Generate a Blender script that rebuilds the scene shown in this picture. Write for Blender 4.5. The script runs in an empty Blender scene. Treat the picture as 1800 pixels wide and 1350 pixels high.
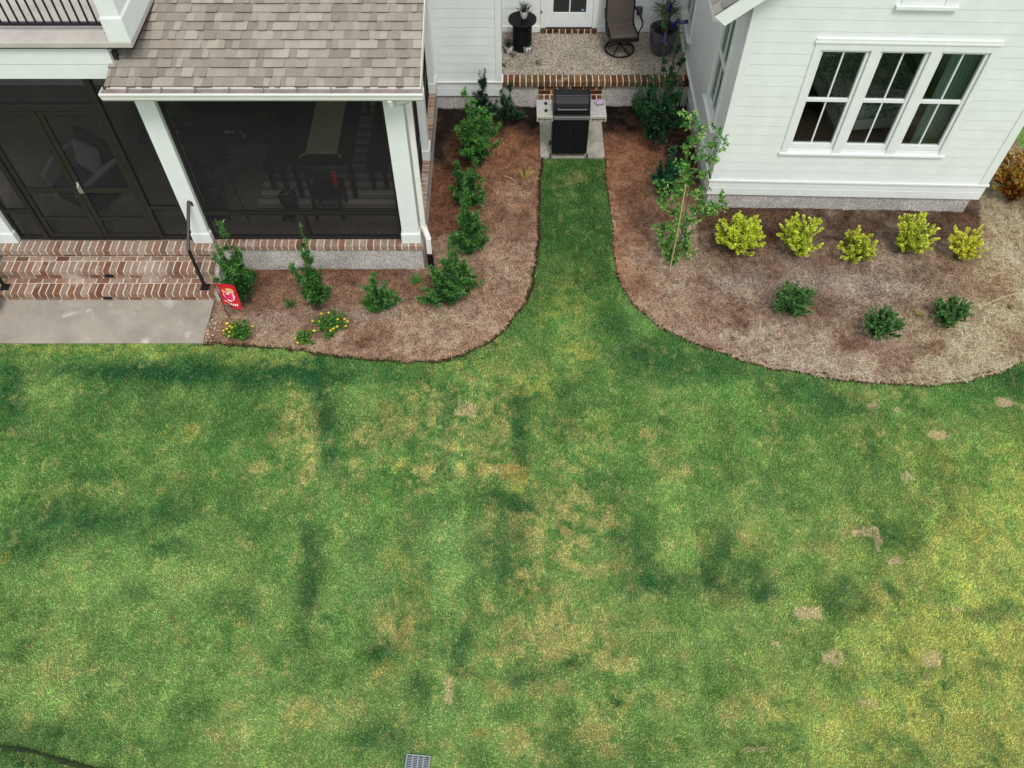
import bpy, math, random
import numpy as np
from mathutils import Vector, Matrix, Euler
random.seed(7)
RNG = np.random.default_rng(11)
SC = bpy.context.scene
R = math.radians

# ---------------------------------------------------------------- camera, sky, sun, exposure
CAM_H = 9.6
cam_d = bpy.data.cameras.new('camera'); cam = bpy.data.objects.new('camera', cam_d)
SC.collection.objects.link(cam)
cam.location = (0, 0, CAM_H); cam.rotation_euler = (R(35), 0, 0)
cam_d.sensor_width = 36; cam_d.lens = 29.3; cam_d.clip_start = .1; cam_d.clip_end = 2000
SC.camera = cam
SUN_EL, SUN_AZ = 58, 165          # elevation, compass angle from +Y towards +X
w = bpy.data.worlds.new('World'); SC.world = w; w.use_nodes = True
nt = w.node_tree; bg = nt.nodes['Background']
sky = nt.nodes.new('ShaderNodeTexSky'); sky.sky_type = 'NISHITA'; sky.sun_disc = False
sky.sun_elevation = R(SUN_EL); sky.sun_rotation = R(SUN_AZ)
sky.dust_density = 2.5; sky.air_density = 1.0
hs = nt.nodes.new('ShaderNodeHueSaturation'); hs.inputs['Saturation'].default_value = .30
nt.links.new(sky.outputs[0], hs.inputs['Color']); 
cloud = nt.nodes.new('ShaderNodeMix'); cloud.data_type = 'RGBA'; cloud.inputs[0].default_value = .68; cloud.inputs[7].default_value = (4.25, 4.35, 4.45, 1)   # even cloud cover over the sky
nt.links.new(hs.outputs[0], cloud.inputs[6]); nt.links.new(cloud.outputs[2], bg.inputs[0])
bg.inputs[1].default_value = .15
sl = bpy.data.lights.new('sun', 'SUN'); sun = bpy.data.objects.new('sun', sl); SC.collection.objects.link(sun)
sl.energy = 1.15; sl.angle = R(16); sl.color = (1, .955, .89)
sd = Vector((math.sin(R(SUN_AZ)) * math.cos(R(SUN_EL)), math.cos(R(SUN_AZ)) * math.cos(R(SUN_EL)), math.sin(R(SUN_EL))))
sun.rotation_euler = sd.to_track_quat('Z', 'Y').to_euler()
SC.view_settings.view_transform = 'Standard'; SC.view_settings.look = 'None'
SC.view_settings.exposure = 0.69; SC.view_settings.gamma = 1

# ---------------------------------------------------------------- measuring helpers (photo pixel -> place on the ground)
F = 1465.; CT, ST = math.cos(R(35)), math.sin(R(35))
def G(u, v, z=0.):
    a, b = (u - 900) / F, (675 - v) / F
    t = (z - CAM_H) / (-CT + b * ST)
    return (a * t, (ST + b * CT) * t, z)
def px(x, y, z=0.):
    zz = z - CAM_H; d = y * ST - zz * CT
    return 900 + F * x / d, 675 - F * (y * CT + zz * ST) / d

# ---------------------------------------------------------------- colour helpers
def lin(c, k=1.):
    c = np.asarray(c, float) / 255.
    return np.where(c <= .04045, c / 12.92, ((c + .055) / 1.055) ** 2.4) * k
def L4(c, k=1.):
    return tuple(lin(c, k)) + (1.,)

class Noise:
    def __init__(s, seed, n=256):
        s.n = n; s.t = np.random.default_rng(seed).random((n, n))
    def __call__(s, x, y, scale):
        x = np.asarray(x) / scale; y = np.asarray(y) / scale
        xi = np.floor(x).astype(int); yi = np.floor(y).astype(int)
        fx = x - xi; fy = y - yi; fx = fx * fx * (3 - 2 * fx); fy = fy * fy * (3 - 2 * fy)
        n = s.n; t = s.t; a = t[xi % n, yi % n]; b = t[(xi + 1) % n, yi % n]; c = t[xi % n, (yi + 1) % n]; d = t[(xi + 1) % n, (yi + 1) % n]
        return (a * (1 - fx) + b * fx) * (1 - fy) + (c * (1 - fx) + d * fx) * fy - .5
N1, N2, N3, N4, N5 = [Noise(k) for k in (1, 2, 3, 4, 5)]
def fbm(N, x, y, s):
    return N(x, y, s) + .6 * N(x + 9.1, y + 3.3, s * .47) + .35 * N(x + 5.7, y + 1.9, s * .21)

# ---------------------------------------------------------------- materials
def mat(name, color=(.5, .5, .5), rough=.7, metal=0., spec=.3, noise=0., nscale=8., bump=0., bscale=60., attr=False, trans=0.):
    m = bpy.data.materials.new(name); m.use_nodes = True; t = m.node_tree; n = t.nodes; l = t.links
    p = n['Principled BSDF']; p.inputs['Roughness'].default_value = rough; p.inputs['Metallic'].default_value = metal
    p.inputs['Specular IOR Level'].default_value = spec
    tc = n.new('ShaderNodeTexCoord')
    if attr:
        a = n.new('ShaderNodeAttribute'); a.attribute_name = 'fc'; src = a.outputs['Color']
    else:
        r = n.new('ShaderNodeRGB'); r.outputs[0].default_value = (*color, 1); src = r.outputs[0]
    if noise:
        no = n.new('ShaderNodeTexNoise'); no.inputs['Scale'].default_value = nscale; no.inputs['Detail'].default_value = 6; no.inputs['Roughness'].default_value = .65
        l.new(tc.outputs['Object'], no.inputs['Vector'])
        mr = n.new('ShaderNodeMapRange'); mr.inputs[1].default_value = .3; mr.inputs[2].default_value = .7
        mr.inputs[3].default_value = 1 - noise; mr.inputs[4].default_value = 1 + noise * .5
        l.new(no.outputs[0], mr.inputs[0])
        v = n.new('ShaderNodeVectorMath'); v.operation = 'SCALE'; l.new(src, v.inputs[0]); l.new(mr.outputs[0], v.inputs['Scale']); src = v.outputs[0]
    l.new(src, p.inputs['Base Color'])
    if bump:
        nb = n.new('ShaderNodeTexNoise'); nb.inputs['Scale'].default_value = bscale; nb.inputs['Detail'].default_value = 4
        l.new(tc.outputs['Object'], nb.inputs['Vector'])
        b = n.new('ShaderNodeBump'); b.inputs['Strength'].default_value = bump; b.inputs['Distance'].default_value = .01
        l.new(nb.outputs[0], b.inputs['Height']); l.new(b.outputs[0], p.inputs['Normal'])
    if trans:
        tr = n.new('ShaderNodeBsdfTranslucent'); l.new(src, tr.inputs[0]); mx = n.new('ShaderNodeMixShader'); mx.inputs[0].default_value = trans
        l.new(p.outputs[0], mx.inputs[1]); l.new(tr.outputs[0], mx.inputs[2]); l.new(mx.outputs[0], n['Material Output'].inputs[0])
    return m
def aggregate(name, c1, c2, c3, scale=70):
    m = bpy.data.materials.new(name); m.use_nodes = True; t = m.node_tree; n = t.nodes; l = t.links; p = n['Principled BSDF']
    p.inputs['Roughness'].default_value = .85; p.inputs['Specular IOR Level'].default_value = .2
    tc = n.new('ShaderNodeTexCoord'); vo = n.new('ShaderNodeTexVoronoi'); vo.inputs['Scale'].default_value = scale
    l.new(tc.outputs['Object'], vo.inputs['Vector'])
    sx = n.new('ShaderNodeSeparateColor'); l.new(vo.outputs['Color'], sx.inputs[0])
    cr = n.new('ShaderNodeValToRGB'); cr.color_ramp.interpolation = 'LINEAR'
    e = cr.color_ramp.elements; e[0].color = L4(c1); e[1].color = L4(c3); e[1].position = 1; k = e.new(.5); k.color = L4(c2); e[0].position = .1
    l.new(sx.outputs[0], cr.inputs[0])
    no = n.new('ShaderNodeTexNoise'); no.inputs['Scale'].default_value = 2.5; no.inputs['Detail'].default_value = 5; l.new(tc.outputs['Object'], no.inputs['Vector'])
    mr = n.new('ShaderNodeMapRange'); mr.inputs[1].default_value = .3; mr.inputs[2].default_value = .7; mr.inputs[3].default_value = .78; mr.inputs[4].default_value = 1.12; l.new(no.outputs[0], mr.inputs[0])
    v = n.new('ShaderNodeVectorMath'); v.operation = 'SCALE'; l.new(cr.outputs[0], v.inputs[0]); l.new(mr.outputs[0], v.inputs['Scale']); l.new(v.outputs[0], p.inputs['Base Color'])
    b = n.new('ShaderNodeBump'); b.inputs['Strength'].default_value = .5; b.inputs['Distance'].default_value = .008; l.new(vo.outputs['Distance'], b.inputs['Height']); l.new(b.outputs[0], p.inputs['Normal'])
    return m
WHITE = mat('white_paint', (.71, .74, .73), .5, noise=.06, nscale=3, bump=.08, bscale=25)
WHITE2 = mat('trim_paint', (.72, .755, .735), .42, noise=.05, nscale=5)
CREAM = mat('warm_white_paint', (.76, .75, .71), .42, noise=.06, nscale=5)
SIDE = mat('siding_paint', (.72, .765, .74), .55, noise=.07, nscale=2.2, bump=.12, bscale=14)
BRONZE = mat('dark_bronze', (.022, .021, .02), .4, .2, .4, noise=.2)
BRONZE2 = mat('olive_bronze', (.022, .022, .017), .45, .1, .3, noise=.2)
BLACK = mat('black_metal', (.008, .008, .009), .45, .1, .25, noise=.2)
IRON = mat('black_iron', (.018, .017, .018), .5, .3, .4, noise=.3)
STEEL = mat('brushed_steel', (.58, .56, .52), .42, .7, .5, noise=.18, nscale=20)
BRICK = mat('brick', attr=True, rough=.9, spec=.15, noise=.35, nscale=28, bump=.6, bscale=120)
MORTAR = mat('mortar', tuple(lin((226, 214, 196), .9)), .95, noise=.3, nscale=15, bump=.4)
SHING = mat('asphalt_shingle', attr=True, rough=.95, spec=.1, noise=.18, nscale=60, bump=.5, bscale=260)
TABBY = aggregate('tabby_stucco', (144, 141, 137), (178, 175, 170), (218, 216, 210), 85)
PFLOOR = aggregate('porch_aggregate', (104, 96, 88), (128, 120, 110), (160, 150, 138), 80)
PEBBLE = aggregate('pebble_floor', (96, 88, 80), (146, 137, 124), (192, 183, 168), 68)
CONC = mat('concrete', tuple(lin((178, 170, 158), .78)), .9, noise=.28, nscale=1.7, bump=.3, bscale=90)
def stain(m, c, scale, lo, hi):
    t = m.node_tree; n = t.nodes; l = t.links; p = n['Principled BSDF']; src = p.inputs['Base Color'].links[0].from_socket; no = n.new('ShaderNodeTexNoise'); no.inputs['Scale'].default_value = scale; no.inputs['Detail'].default_value = 5; no.inputs['Distortion'].default_value = .4
    tc = n.new('ShaderNodeTexCoord'); l.new(tc.outputs['Object'], no.inputs['Vector']); mr = n.new('ShaderNodeMapRange'); mr.inputs[1].default_value = lo; mr.inputs[2].default_value = hi; l.new(no.outputs[0], mr.inputs[0]); mx = n.new('ShaderNodeMix'); mx.data_type = 'RGBA'
    l.new(mr.outputs[0], mx.inputs[0]); l.new(src, mx.inputs[6]); mx.inputs[7].default_value = (*c, 1); l.new(mx.outputs[2], p.inputs['Base Color'])
stain(CONC, (.60, .58, .53), 3.2, .60, .78); stain(CONC, (.22, .20, .18), 1.3, .60, .9); stain(BRICK, (.50, .46, .41), 2.3, .58, .85)
CONC2 = mat('worn_concrete', tuple(lin((186, 182, 170), .78)), .9, noise=.4, nscale=5, bump=.3, bscale=90)
DECK = mat('deck_coating', tuple(lin((198, 192, 184), .8)), .8, noise=.15, nscale=4, bump=.2)
SOIL = mat('soil_edge', tuple(lin((74, 46, 30), .8)), .95, noise=.5, nscale=18, bump=.8, bscale=50)
GROUNDM = mat('lawn_ground', attr=True, rough=.95, spec=.05, noise=.45, nscale=42, bump=.9, bscale=90)
GRASSM = mat('grass_blades', attr=True, rough=.6, spec=.12, trans=.22)
MULCHM = mat('mulch', attr=True, rough=.95, spec=.05, noise=.5, nscale=40, bump=1, bscale=80)
NEEDLEM = mat('pine_needles', attr=True, rough=.8, spec=.1)
LEAFM = mat('leaves', attr=True, rough=.42, spec=.35, trans=.2)
BARK = mat('bark', (.09, .065, .045), .9, noise=.3, nscale=30)
CANE = mat('bamboo', tuple(lin((196, 172, 130), .85)), .7, noise=.25, nscale=20)
DARKIN = mat('dark_interior', (.10, .095, .085), .9, noise=.2)
WOODD = mat('dark_stained_wood', (.020, .015, .013), .5, noise=.3, nscale=12)
PAINTED = mat('door_paint', (.70, .735, .74), .45, noise=.04)
def screen_mat(name='insect_screen', op=.44):
    m = bpy.data.materials.new(name); m.use_nodes = True; t = m.node_tree; n = t.nodes; l = t.links
    d = n['Principled BSDF']; d.inputs['Base Color'].default_value = (.011, .011, .012, 1); d.inputs['Roughness'].default_value = .8
    tr = n.new('ShaderNodeBsdfTransparent'); mx = n.new('ShaderNodeMixShader'); mx.inputs[0].default_value = op
    l.new(tr.outputs[0], mx.inputs[1]); l.new(d.outputs[0], mx.inputs[2]); l.new(mx.outputs[0], n['Material Output'].inputs[0]); return m
SCREEN = screen_mat()
def glass_mat():
    m = bpy.data.materials.new('window_glass'); m.use_nodes = True; t = m.node_tree; n = t.nodes; l = t.links
    n.remove(n['Principled BSDF']); g = n.new('ShaderNodeBsdfGlossy'); g.inputs['Roughness'].default_value = .02; g.inputs[0].default_value = (.85, .95, .92, 1)
    tr = n.new('ShaderNodeBsdfTransparent'); tr.inputs[0].default_value = (.78, .82, .80, 1); mx = n.new('ShaderNodeMixShader')
    lw = n.new('ShaderNodeLayerWeight'); lw.inputs[0].default_value = .25
    mr = n.new('ShaderNodeMapRange'); mr.inputs[3].default_value = .02; mr.inputs[4].default_value = .4; l.new(lw.outputs['Fresnel'], mr.inputs[0])
    l.new(mr.outputs[0], mx.inputs[0]); l.new(tr.outputs[0], mx.inputs[1]); l.new(g.outputs[0], mx.inputs[2]); l.new(mx.outputs[0], n['Material Output'].inputs[0]); return m
GLASS = glass_mat()

# ---------------------------------------------------------------- mesh builder
class MB:
    def __init__(s): s.v = []; s.f = []; s.c = []
    def add(s, vs, fs, col=None):
        o = len(s.v); s.v += [tuple(q) for q in vs]; s.f += [tuple(i + o for i in f) for f in fs]
        s.c += [col if col is not None else (.5, .5, .5)] * len(fs); return s
    def box(s, x0, x1, y0, y1, z0, z1, col=None):
        vs = [(x, y, z) for z in (z0, z1) for y in (y0, y1) for x in (x0, x1)]
        return s.add(vs, [(0, 2, 3, 1), (4, 5, 7, 6), (0, 1, 5, 4), (2, 6, 7, 3), (0, 4, 6, 2), (1, 3, 7, 5)], col)
    def obox(s, c, size, rot=(0, 0, 0), col=None):
        M = Euler(rot).to_matrix(); c = Vector(c); h = [q / 2 for q in size]
        vs = [c + M @ Vector((x, y, z)) for z in (-h[2], h[2]) for y in (-h[1], h[1]) for x in (-h[0], h[0])]
        return s.add(vs, [(0, 2, 3, 1), (4, 5, 7, 6), (0, 1, 5, 4), (2, 6, 7, 3), (0, 4, 6, 2), (1, 3, 7, 5)], col)
    def tube(s, pts, r, n=8, col=None, r1=None):
        pts = [Vector(p) for p in pts]; m = len(pts); rings = []; up = Vector((.12, .3, 1)).normalized()
        for i, p in enumerate(pts):
            d = (pts[min(i + 1, m - 1)] - pts[max(i - 1, 0)]).normalized()
            a = d.cross(up if abs(d.dot(up)) < .95 else Vector((1, 0, 0))).normalized(); b = d.cross(a)
            rr = r if r1 is None else r + (r1 - r) * i / max(m - 1, 1)
            rings.append([p + (a * math.cos(2 * math.pi * k / n) + b * math.sin(2 * math.pi * k / n)) * rr for k in range(n)])
        fs = [(i * n + k, i * n + (k + 1) % n, (i + 1) * n + (k + 1) % n, (i + 1) * n + k) for i in range(m - 1) for k in range(n)]
        fs += [tuple(range(n))[::-1], tuple((m - 1) * n + k for k in range(n))]
        return s.add([q for g in rings for q in g], fs, col)
    def lathe(s, prof, c=(0, 0, 0), n=28, col=None):
        vs = [(c[0] + r * math.cos(2 * math.pi * k / n), c[1] + r * math.sin(2 * math.pi * k / n), c[2] + z) for r, z in prof for k in range(n)]
        m = len(prof); fs = [(i * n + k, i * n + (k + 1) % n, (i + 1) * n + (k + 1) % n, (i + 1) * n + k) for i in range(m - 1) for k in range(n)]
        fs += [tuple(range(n))[::-1], tuple((m - 1) * n + k for k in range(n))]
        return s.add(vs, fs, col)
    def prism(s, poly, axis, a0, a1, col=None):   # poly in the plane across the axis ('x': (y,z), 'y': (x,z), 'z': (x,y))
        def P(p, a): return {'x': (a, p[0], p[1]), 'y': (p[0], a, p[1]), 'z': (p[0], p[1], a)}[axis]
        n = len(poly); vs = [P(p, a0) for p in poly] + [P(p, a1) for p in poly]
        return s.add(vs, [tuple(range(n)), tuple(range(2 * n - 1, n - 1, -1))] + [(i, i + n, (i + 1) % n + n, (i + 1) % n) for i in range(n)], col)
    def build(s, name, m, parent=None, bevel=0., smooth=False, rz=0., loc=None):
        me = bpy.data.meshes.new(name); me.from_pydata(s.v, [], s.f); me.materials.append(m)
        a = me.attributes.new('fc', 'FLOAT_COLOR', 'FACE')
        a.data.foreach_set('color', np.array([(*c[:3], 1.) for c in s.c], dtype=np.float32).ravel())
        import bmesh
        b = bmesh.new(); b.from_mesh(me); bmesh.ops.recalc_face_normals(b, faces=b.faces); b.to_mesh(me); b.free()
        if smooth:
            me.polygons.foreach_set('use_smooth', [True] * len(me.polygons))
            try: me.set_sharp_from_angle(angle=R(40))
            except Exception: pass
        o = bpy.data.objects.new(name, me); SC.collection.objects.link(o)
        if parent is not None: o.parent = parent
        o.rotation_euler.z = rz
        if loc: o.location = loc
        if bevel:
            bm_ = o.modifiers.new('bevel', 'BEVEL'); bm_.width = bevel; bm_.segments = 2; bm_.limit_method = 'ANGLE'
        return o
def shift(o, parent):       # part modelled in world coordinates under a thing that stands elsewhere
    o.matrix_parent_inverse = Matrix.Translation(-Vector(parent.location)); return o
def tag(o, label=None, cat=None, group=None, kind=None):
    if label: o['label'] = label
    if cat: o['category'] = cat
    if group: o['group'] = group
    if kind: o['kind'] = kind
    return o
def thing(name, loc, label, cat, group=None, rz=0.):
    o = bpy.data.objects.new(name, None); SC.collection.objects.link(o); o.location = loc; o.rotation_euler.z = rz
    o.empty_display_size = .2; return tag(o, label, cat, group)
def npmesh(name, V, Fc, colors, m, parent=None, smooth=False, tri=False):
    """V (n,3), Fc (k,3|4), colors per face"""
    me = bpy.data.meshes.new(name); k, q = Fc.shape
    me.vertices.add(len(V)); me.vertices.foreach_set('co', np.asarray(V, np.float32).ravel())
    me.loops.add(k * q); me.loops.foreach_set('vertex_index', Fc.astype(np.int32).ravel())
    me.polygons.add(k); me.polygons.foreach_set('loop_start', (np.arange(k) * q).astype(np.int32))
    me.update(calc_edges=True)
    a = me.attributes.new('fc', 'FLOAT_COLOR', 'FACE')
    a.data.foreach_set('color', np.concatenate([colors, np.ones((k, 1))], 1).astype(np.float32).ravel())
    if smooth: me.polygons.foreach_set('use_smooth', [True] * k)
    me.materials.append(m); o = bpy.data.objects.new(name, me); SC.collection.objects.link(o)
    if parent is not None: o.parent = parent
    return o

# ================================================================ GROUND
KG = 1.0
def resample(pts, step=.04):
    P = np.array(pts, float); # Catmull-Rom
    out = []
    Q = np.vstack([2 * P[0] - P[1], P, 2 * P[-1] - P[-2]])
    for i in range(1, len(Q) - 2):
        p0, p1, p2, p3 = Q[i - 1], Q[i], Q[i + 1], Q[i + 2]; n = max(2, int(np.linalg.norm(p2 - p1) / step))
        for k in range(n):
            t = k / n; out.append(.5 * ((2 * p1) + (p2 - p0) * t + (2 * p0 - 5 * p1 + 4 * p2 - p3) * t * t + (3 * p1 - p0 - 3 * p2 + p3) * t ** 3))
    out.append(P[-1]); return np.array(out)
CL = resample([G(*q)[:2] for q in [(948, 279), (947, 330), (944, 400), (938, 460), (925, 515), (900, 562), (860, 597), (820, 620), (780, 633), (740, 636), (690, 633), (620, 627), (540, 617), (450, 608), (358, 603)]])
CR = resample([G(*q)[:2] for q in [(1064, 279), (1068, 310), (1072, 350), (1077, 400), (1079, 440), (1085, 478), (1099, 513), (1122, 543), (1155, 570), (1200, 594), (1260, 619), (1330, 641), (1400, 656), (1470, 667), (1540, 674), (1600, 677), (1650, 676), (1700, 670), (1750, 656), (1800, 634)]] + [(7.9, 7.7), (8.5, 8.8), (8.85, 10.2), (8.92, 11.4), (8.87, 11.75), (8.84, 12.1), (8.3, 13.2)])
BED_L = [tuple(p) for p in CL] + [(-4.45, 8.3), (-4.45, 9.2), (-1.5, 9.2), (-1.5, 13.1), (.49, 13.1)]
BED_R = [tuple(p) for p in CR] + [(7.0, 13.2), (1.62, 13.2)]
CL[1:-1] += RNG.normal(0, .006, (len(CL) - 2, 2)) + np.stack([.05 * N1(CL[1:-1, 0], CL[1:-1, 1], .22), .05 * N2(CL[1:-1, 0], CL[1:-1, 1], .22)], 1)
CR[1:-1] += RNG.normal(0, .006, (len(CR) - 2, 2)) + np.stack([.05 * N1(CR[1:-1, 0], CR[1:-1, 1], .22), .05 * N2(CR[1:-1, 0], CR[1:-1, 1], .22)], 1)
BED_L = [tuple(p) for p in CL] + BED_L[len(CL):]; BED_R = [tuple(p) for p in CR] + BED_R[len(CR):]
def inpoly(x, y, poly):
    x = np.asarray(x); y = np.asarray(y); r = np.zeros(x.shape, bool); n = len(poly)
    for i in range(n):
        x0, y0 = poly[i]; x1, y1 = poly[(i + 1) % n]
        if y0 == y1: continue
        r ^= ((y0 > y) != (y1 > y)) & (x < (x1 - x0) * (y - y0) / (y1 - y0) + x0)
    return r
# lawn colouring: patches of lush, pale, straw, ochre and worn turf (centre, half sizes, strength), in place on the ground; thin dark slivers paint the shade at edges of bare dents
PAL = dict(D=(44, 92, 54), M=(102, 142, 76), L=(144, 170, 100), G=(118, 152, 92), S=(180, 174, 112), Y=(178, 182, 98), O=(196, 158, 84), B=(208, 188, 152), K=(40, 56, 34), F=(72, 118, 58))
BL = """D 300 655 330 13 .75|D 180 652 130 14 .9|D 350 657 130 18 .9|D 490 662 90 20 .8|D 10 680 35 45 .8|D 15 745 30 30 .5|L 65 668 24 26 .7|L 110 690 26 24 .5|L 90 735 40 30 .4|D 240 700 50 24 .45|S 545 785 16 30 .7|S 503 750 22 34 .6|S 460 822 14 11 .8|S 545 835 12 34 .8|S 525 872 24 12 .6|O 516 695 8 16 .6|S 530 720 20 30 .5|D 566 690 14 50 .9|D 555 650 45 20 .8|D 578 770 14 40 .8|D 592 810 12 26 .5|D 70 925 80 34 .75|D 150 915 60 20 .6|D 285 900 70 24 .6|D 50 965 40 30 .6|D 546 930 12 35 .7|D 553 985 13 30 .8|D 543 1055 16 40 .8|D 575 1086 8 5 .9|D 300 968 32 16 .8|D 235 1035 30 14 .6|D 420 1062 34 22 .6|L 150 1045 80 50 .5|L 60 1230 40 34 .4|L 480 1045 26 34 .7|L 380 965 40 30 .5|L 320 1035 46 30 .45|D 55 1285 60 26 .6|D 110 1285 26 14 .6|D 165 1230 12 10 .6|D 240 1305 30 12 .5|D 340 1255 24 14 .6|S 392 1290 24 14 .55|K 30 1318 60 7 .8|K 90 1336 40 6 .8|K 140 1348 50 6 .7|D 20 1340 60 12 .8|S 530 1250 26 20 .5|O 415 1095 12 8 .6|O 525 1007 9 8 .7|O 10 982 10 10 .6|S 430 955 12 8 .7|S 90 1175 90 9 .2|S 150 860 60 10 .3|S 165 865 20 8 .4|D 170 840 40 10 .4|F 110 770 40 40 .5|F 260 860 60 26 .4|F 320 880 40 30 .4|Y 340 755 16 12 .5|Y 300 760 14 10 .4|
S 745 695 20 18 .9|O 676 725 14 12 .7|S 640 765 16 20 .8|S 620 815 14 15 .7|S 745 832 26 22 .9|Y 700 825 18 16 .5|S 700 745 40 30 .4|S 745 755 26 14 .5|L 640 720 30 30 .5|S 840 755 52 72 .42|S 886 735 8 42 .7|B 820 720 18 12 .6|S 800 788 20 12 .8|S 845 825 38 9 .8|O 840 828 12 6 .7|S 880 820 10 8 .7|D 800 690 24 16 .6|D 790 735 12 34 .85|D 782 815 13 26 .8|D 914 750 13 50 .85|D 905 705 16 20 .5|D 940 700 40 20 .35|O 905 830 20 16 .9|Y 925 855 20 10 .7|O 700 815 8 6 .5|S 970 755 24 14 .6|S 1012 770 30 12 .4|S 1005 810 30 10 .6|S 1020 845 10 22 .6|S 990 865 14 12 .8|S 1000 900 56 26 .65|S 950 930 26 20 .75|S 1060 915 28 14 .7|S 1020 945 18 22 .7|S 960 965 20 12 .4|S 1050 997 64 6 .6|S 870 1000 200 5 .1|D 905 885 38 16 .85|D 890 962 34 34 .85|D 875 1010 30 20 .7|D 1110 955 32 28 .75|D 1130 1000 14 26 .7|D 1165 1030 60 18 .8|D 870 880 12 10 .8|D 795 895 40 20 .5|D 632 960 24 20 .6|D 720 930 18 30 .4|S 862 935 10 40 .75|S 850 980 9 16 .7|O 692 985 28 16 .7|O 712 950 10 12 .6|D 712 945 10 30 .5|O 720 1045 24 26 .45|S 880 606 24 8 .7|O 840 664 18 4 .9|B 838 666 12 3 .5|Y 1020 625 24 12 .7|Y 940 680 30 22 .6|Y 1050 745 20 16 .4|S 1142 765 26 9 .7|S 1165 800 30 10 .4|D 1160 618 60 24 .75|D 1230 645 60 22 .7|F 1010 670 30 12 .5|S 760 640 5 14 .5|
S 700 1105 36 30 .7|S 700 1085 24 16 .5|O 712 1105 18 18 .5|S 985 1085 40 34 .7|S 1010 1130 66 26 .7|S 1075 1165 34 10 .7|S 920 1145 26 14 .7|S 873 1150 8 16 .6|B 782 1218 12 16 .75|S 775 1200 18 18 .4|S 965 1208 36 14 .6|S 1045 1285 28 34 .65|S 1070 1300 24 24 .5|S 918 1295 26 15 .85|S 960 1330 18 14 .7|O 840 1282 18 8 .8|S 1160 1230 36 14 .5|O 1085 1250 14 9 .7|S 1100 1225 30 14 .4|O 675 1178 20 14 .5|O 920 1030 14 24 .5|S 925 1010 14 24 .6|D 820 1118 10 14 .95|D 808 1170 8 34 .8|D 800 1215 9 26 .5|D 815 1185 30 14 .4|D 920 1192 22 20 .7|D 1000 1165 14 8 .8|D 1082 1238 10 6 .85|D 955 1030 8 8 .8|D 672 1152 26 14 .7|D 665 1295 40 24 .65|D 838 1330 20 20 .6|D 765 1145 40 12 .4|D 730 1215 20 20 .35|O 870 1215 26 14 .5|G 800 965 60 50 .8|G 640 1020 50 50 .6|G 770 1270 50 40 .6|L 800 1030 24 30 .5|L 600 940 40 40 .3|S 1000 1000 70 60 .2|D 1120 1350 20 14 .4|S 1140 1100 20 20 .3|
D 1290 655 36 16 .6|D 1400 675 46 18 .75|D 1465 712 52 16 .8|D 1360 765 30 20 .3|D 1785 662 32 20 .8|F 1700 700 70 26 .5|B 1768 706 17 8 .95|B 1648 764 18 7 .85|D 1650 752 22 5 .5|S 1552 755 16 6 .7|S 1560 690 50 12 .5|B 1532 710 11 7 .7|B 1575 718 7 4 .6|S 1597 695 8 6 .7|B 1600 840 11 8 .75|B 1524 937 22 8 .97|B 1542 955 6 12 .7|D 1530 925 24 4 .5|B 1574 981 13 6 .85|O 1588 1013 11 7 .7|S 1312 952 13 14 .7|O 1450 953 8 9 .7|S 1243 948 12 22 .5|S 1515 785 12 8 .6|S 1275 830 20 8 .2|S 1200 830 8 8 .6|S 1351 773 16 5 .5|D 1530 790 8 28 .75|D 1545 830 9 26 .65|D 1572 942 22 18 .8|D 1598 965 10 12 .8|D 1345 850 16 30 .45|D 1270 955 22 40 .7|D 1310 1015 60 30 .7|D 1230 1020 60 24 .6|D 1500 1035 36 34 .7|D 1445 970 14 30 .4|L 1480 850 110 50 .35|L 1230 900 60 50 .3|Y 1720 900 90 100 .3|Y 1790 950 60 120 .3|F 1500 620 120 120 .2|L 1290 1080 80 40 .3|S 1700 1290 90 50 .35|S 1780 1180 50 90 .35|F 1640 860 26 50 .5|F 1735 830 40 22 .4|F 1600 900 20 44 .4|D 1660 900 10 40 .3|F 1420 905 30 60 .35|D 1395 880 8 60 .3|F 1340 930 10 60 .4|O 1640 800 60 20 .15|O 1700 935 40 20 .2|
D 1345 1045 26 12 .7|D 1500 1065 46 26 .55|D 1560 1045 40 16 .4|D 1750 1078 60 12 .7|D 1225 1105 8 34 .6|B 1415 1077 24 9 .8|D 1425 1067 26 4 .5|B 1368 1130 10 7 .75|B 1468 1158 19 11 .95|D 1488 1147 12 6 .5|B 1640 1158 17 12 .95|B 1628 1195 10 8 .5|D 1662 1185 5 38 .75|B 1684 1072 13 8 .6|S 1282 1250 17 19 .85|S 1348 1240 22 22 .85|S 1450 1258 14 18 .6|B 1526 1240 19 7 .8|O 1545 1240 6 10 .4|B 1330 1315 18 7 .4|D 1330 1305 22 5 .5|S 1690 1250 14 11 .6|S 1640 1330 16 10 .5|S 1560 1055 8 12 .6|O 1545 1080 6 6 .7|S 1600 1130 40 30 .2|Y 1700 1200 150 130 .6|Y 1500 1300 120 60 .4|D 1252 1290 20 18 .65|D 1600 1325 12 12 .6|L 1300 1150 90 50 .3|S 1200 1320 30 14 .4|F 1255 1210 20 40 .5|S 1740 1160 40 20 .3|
F 1005 330 60 60 .85|D 1000 380 60 60 .45|F 1010 450 60 60 .8|S 1010 315 20 8 .35|Y 1010 500 40 30 .3|F 960 540 40 40 .6|Y 1000 560 40 40 .35|D 1085 575 40 16 .6|F 1060 520 30 50 .6|D 1060 480 24 30 .3|Y 830 640 60 12 .3|Y 200 612 220 9 .45|L 60 635 60 7 .4|Y 480 635 60 10 .35"""
BLOBS = [(b.split()[0].strip(), *map(float, b.split()[1:])) for b in BL.replace('\n', '').split('|')]
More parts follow.
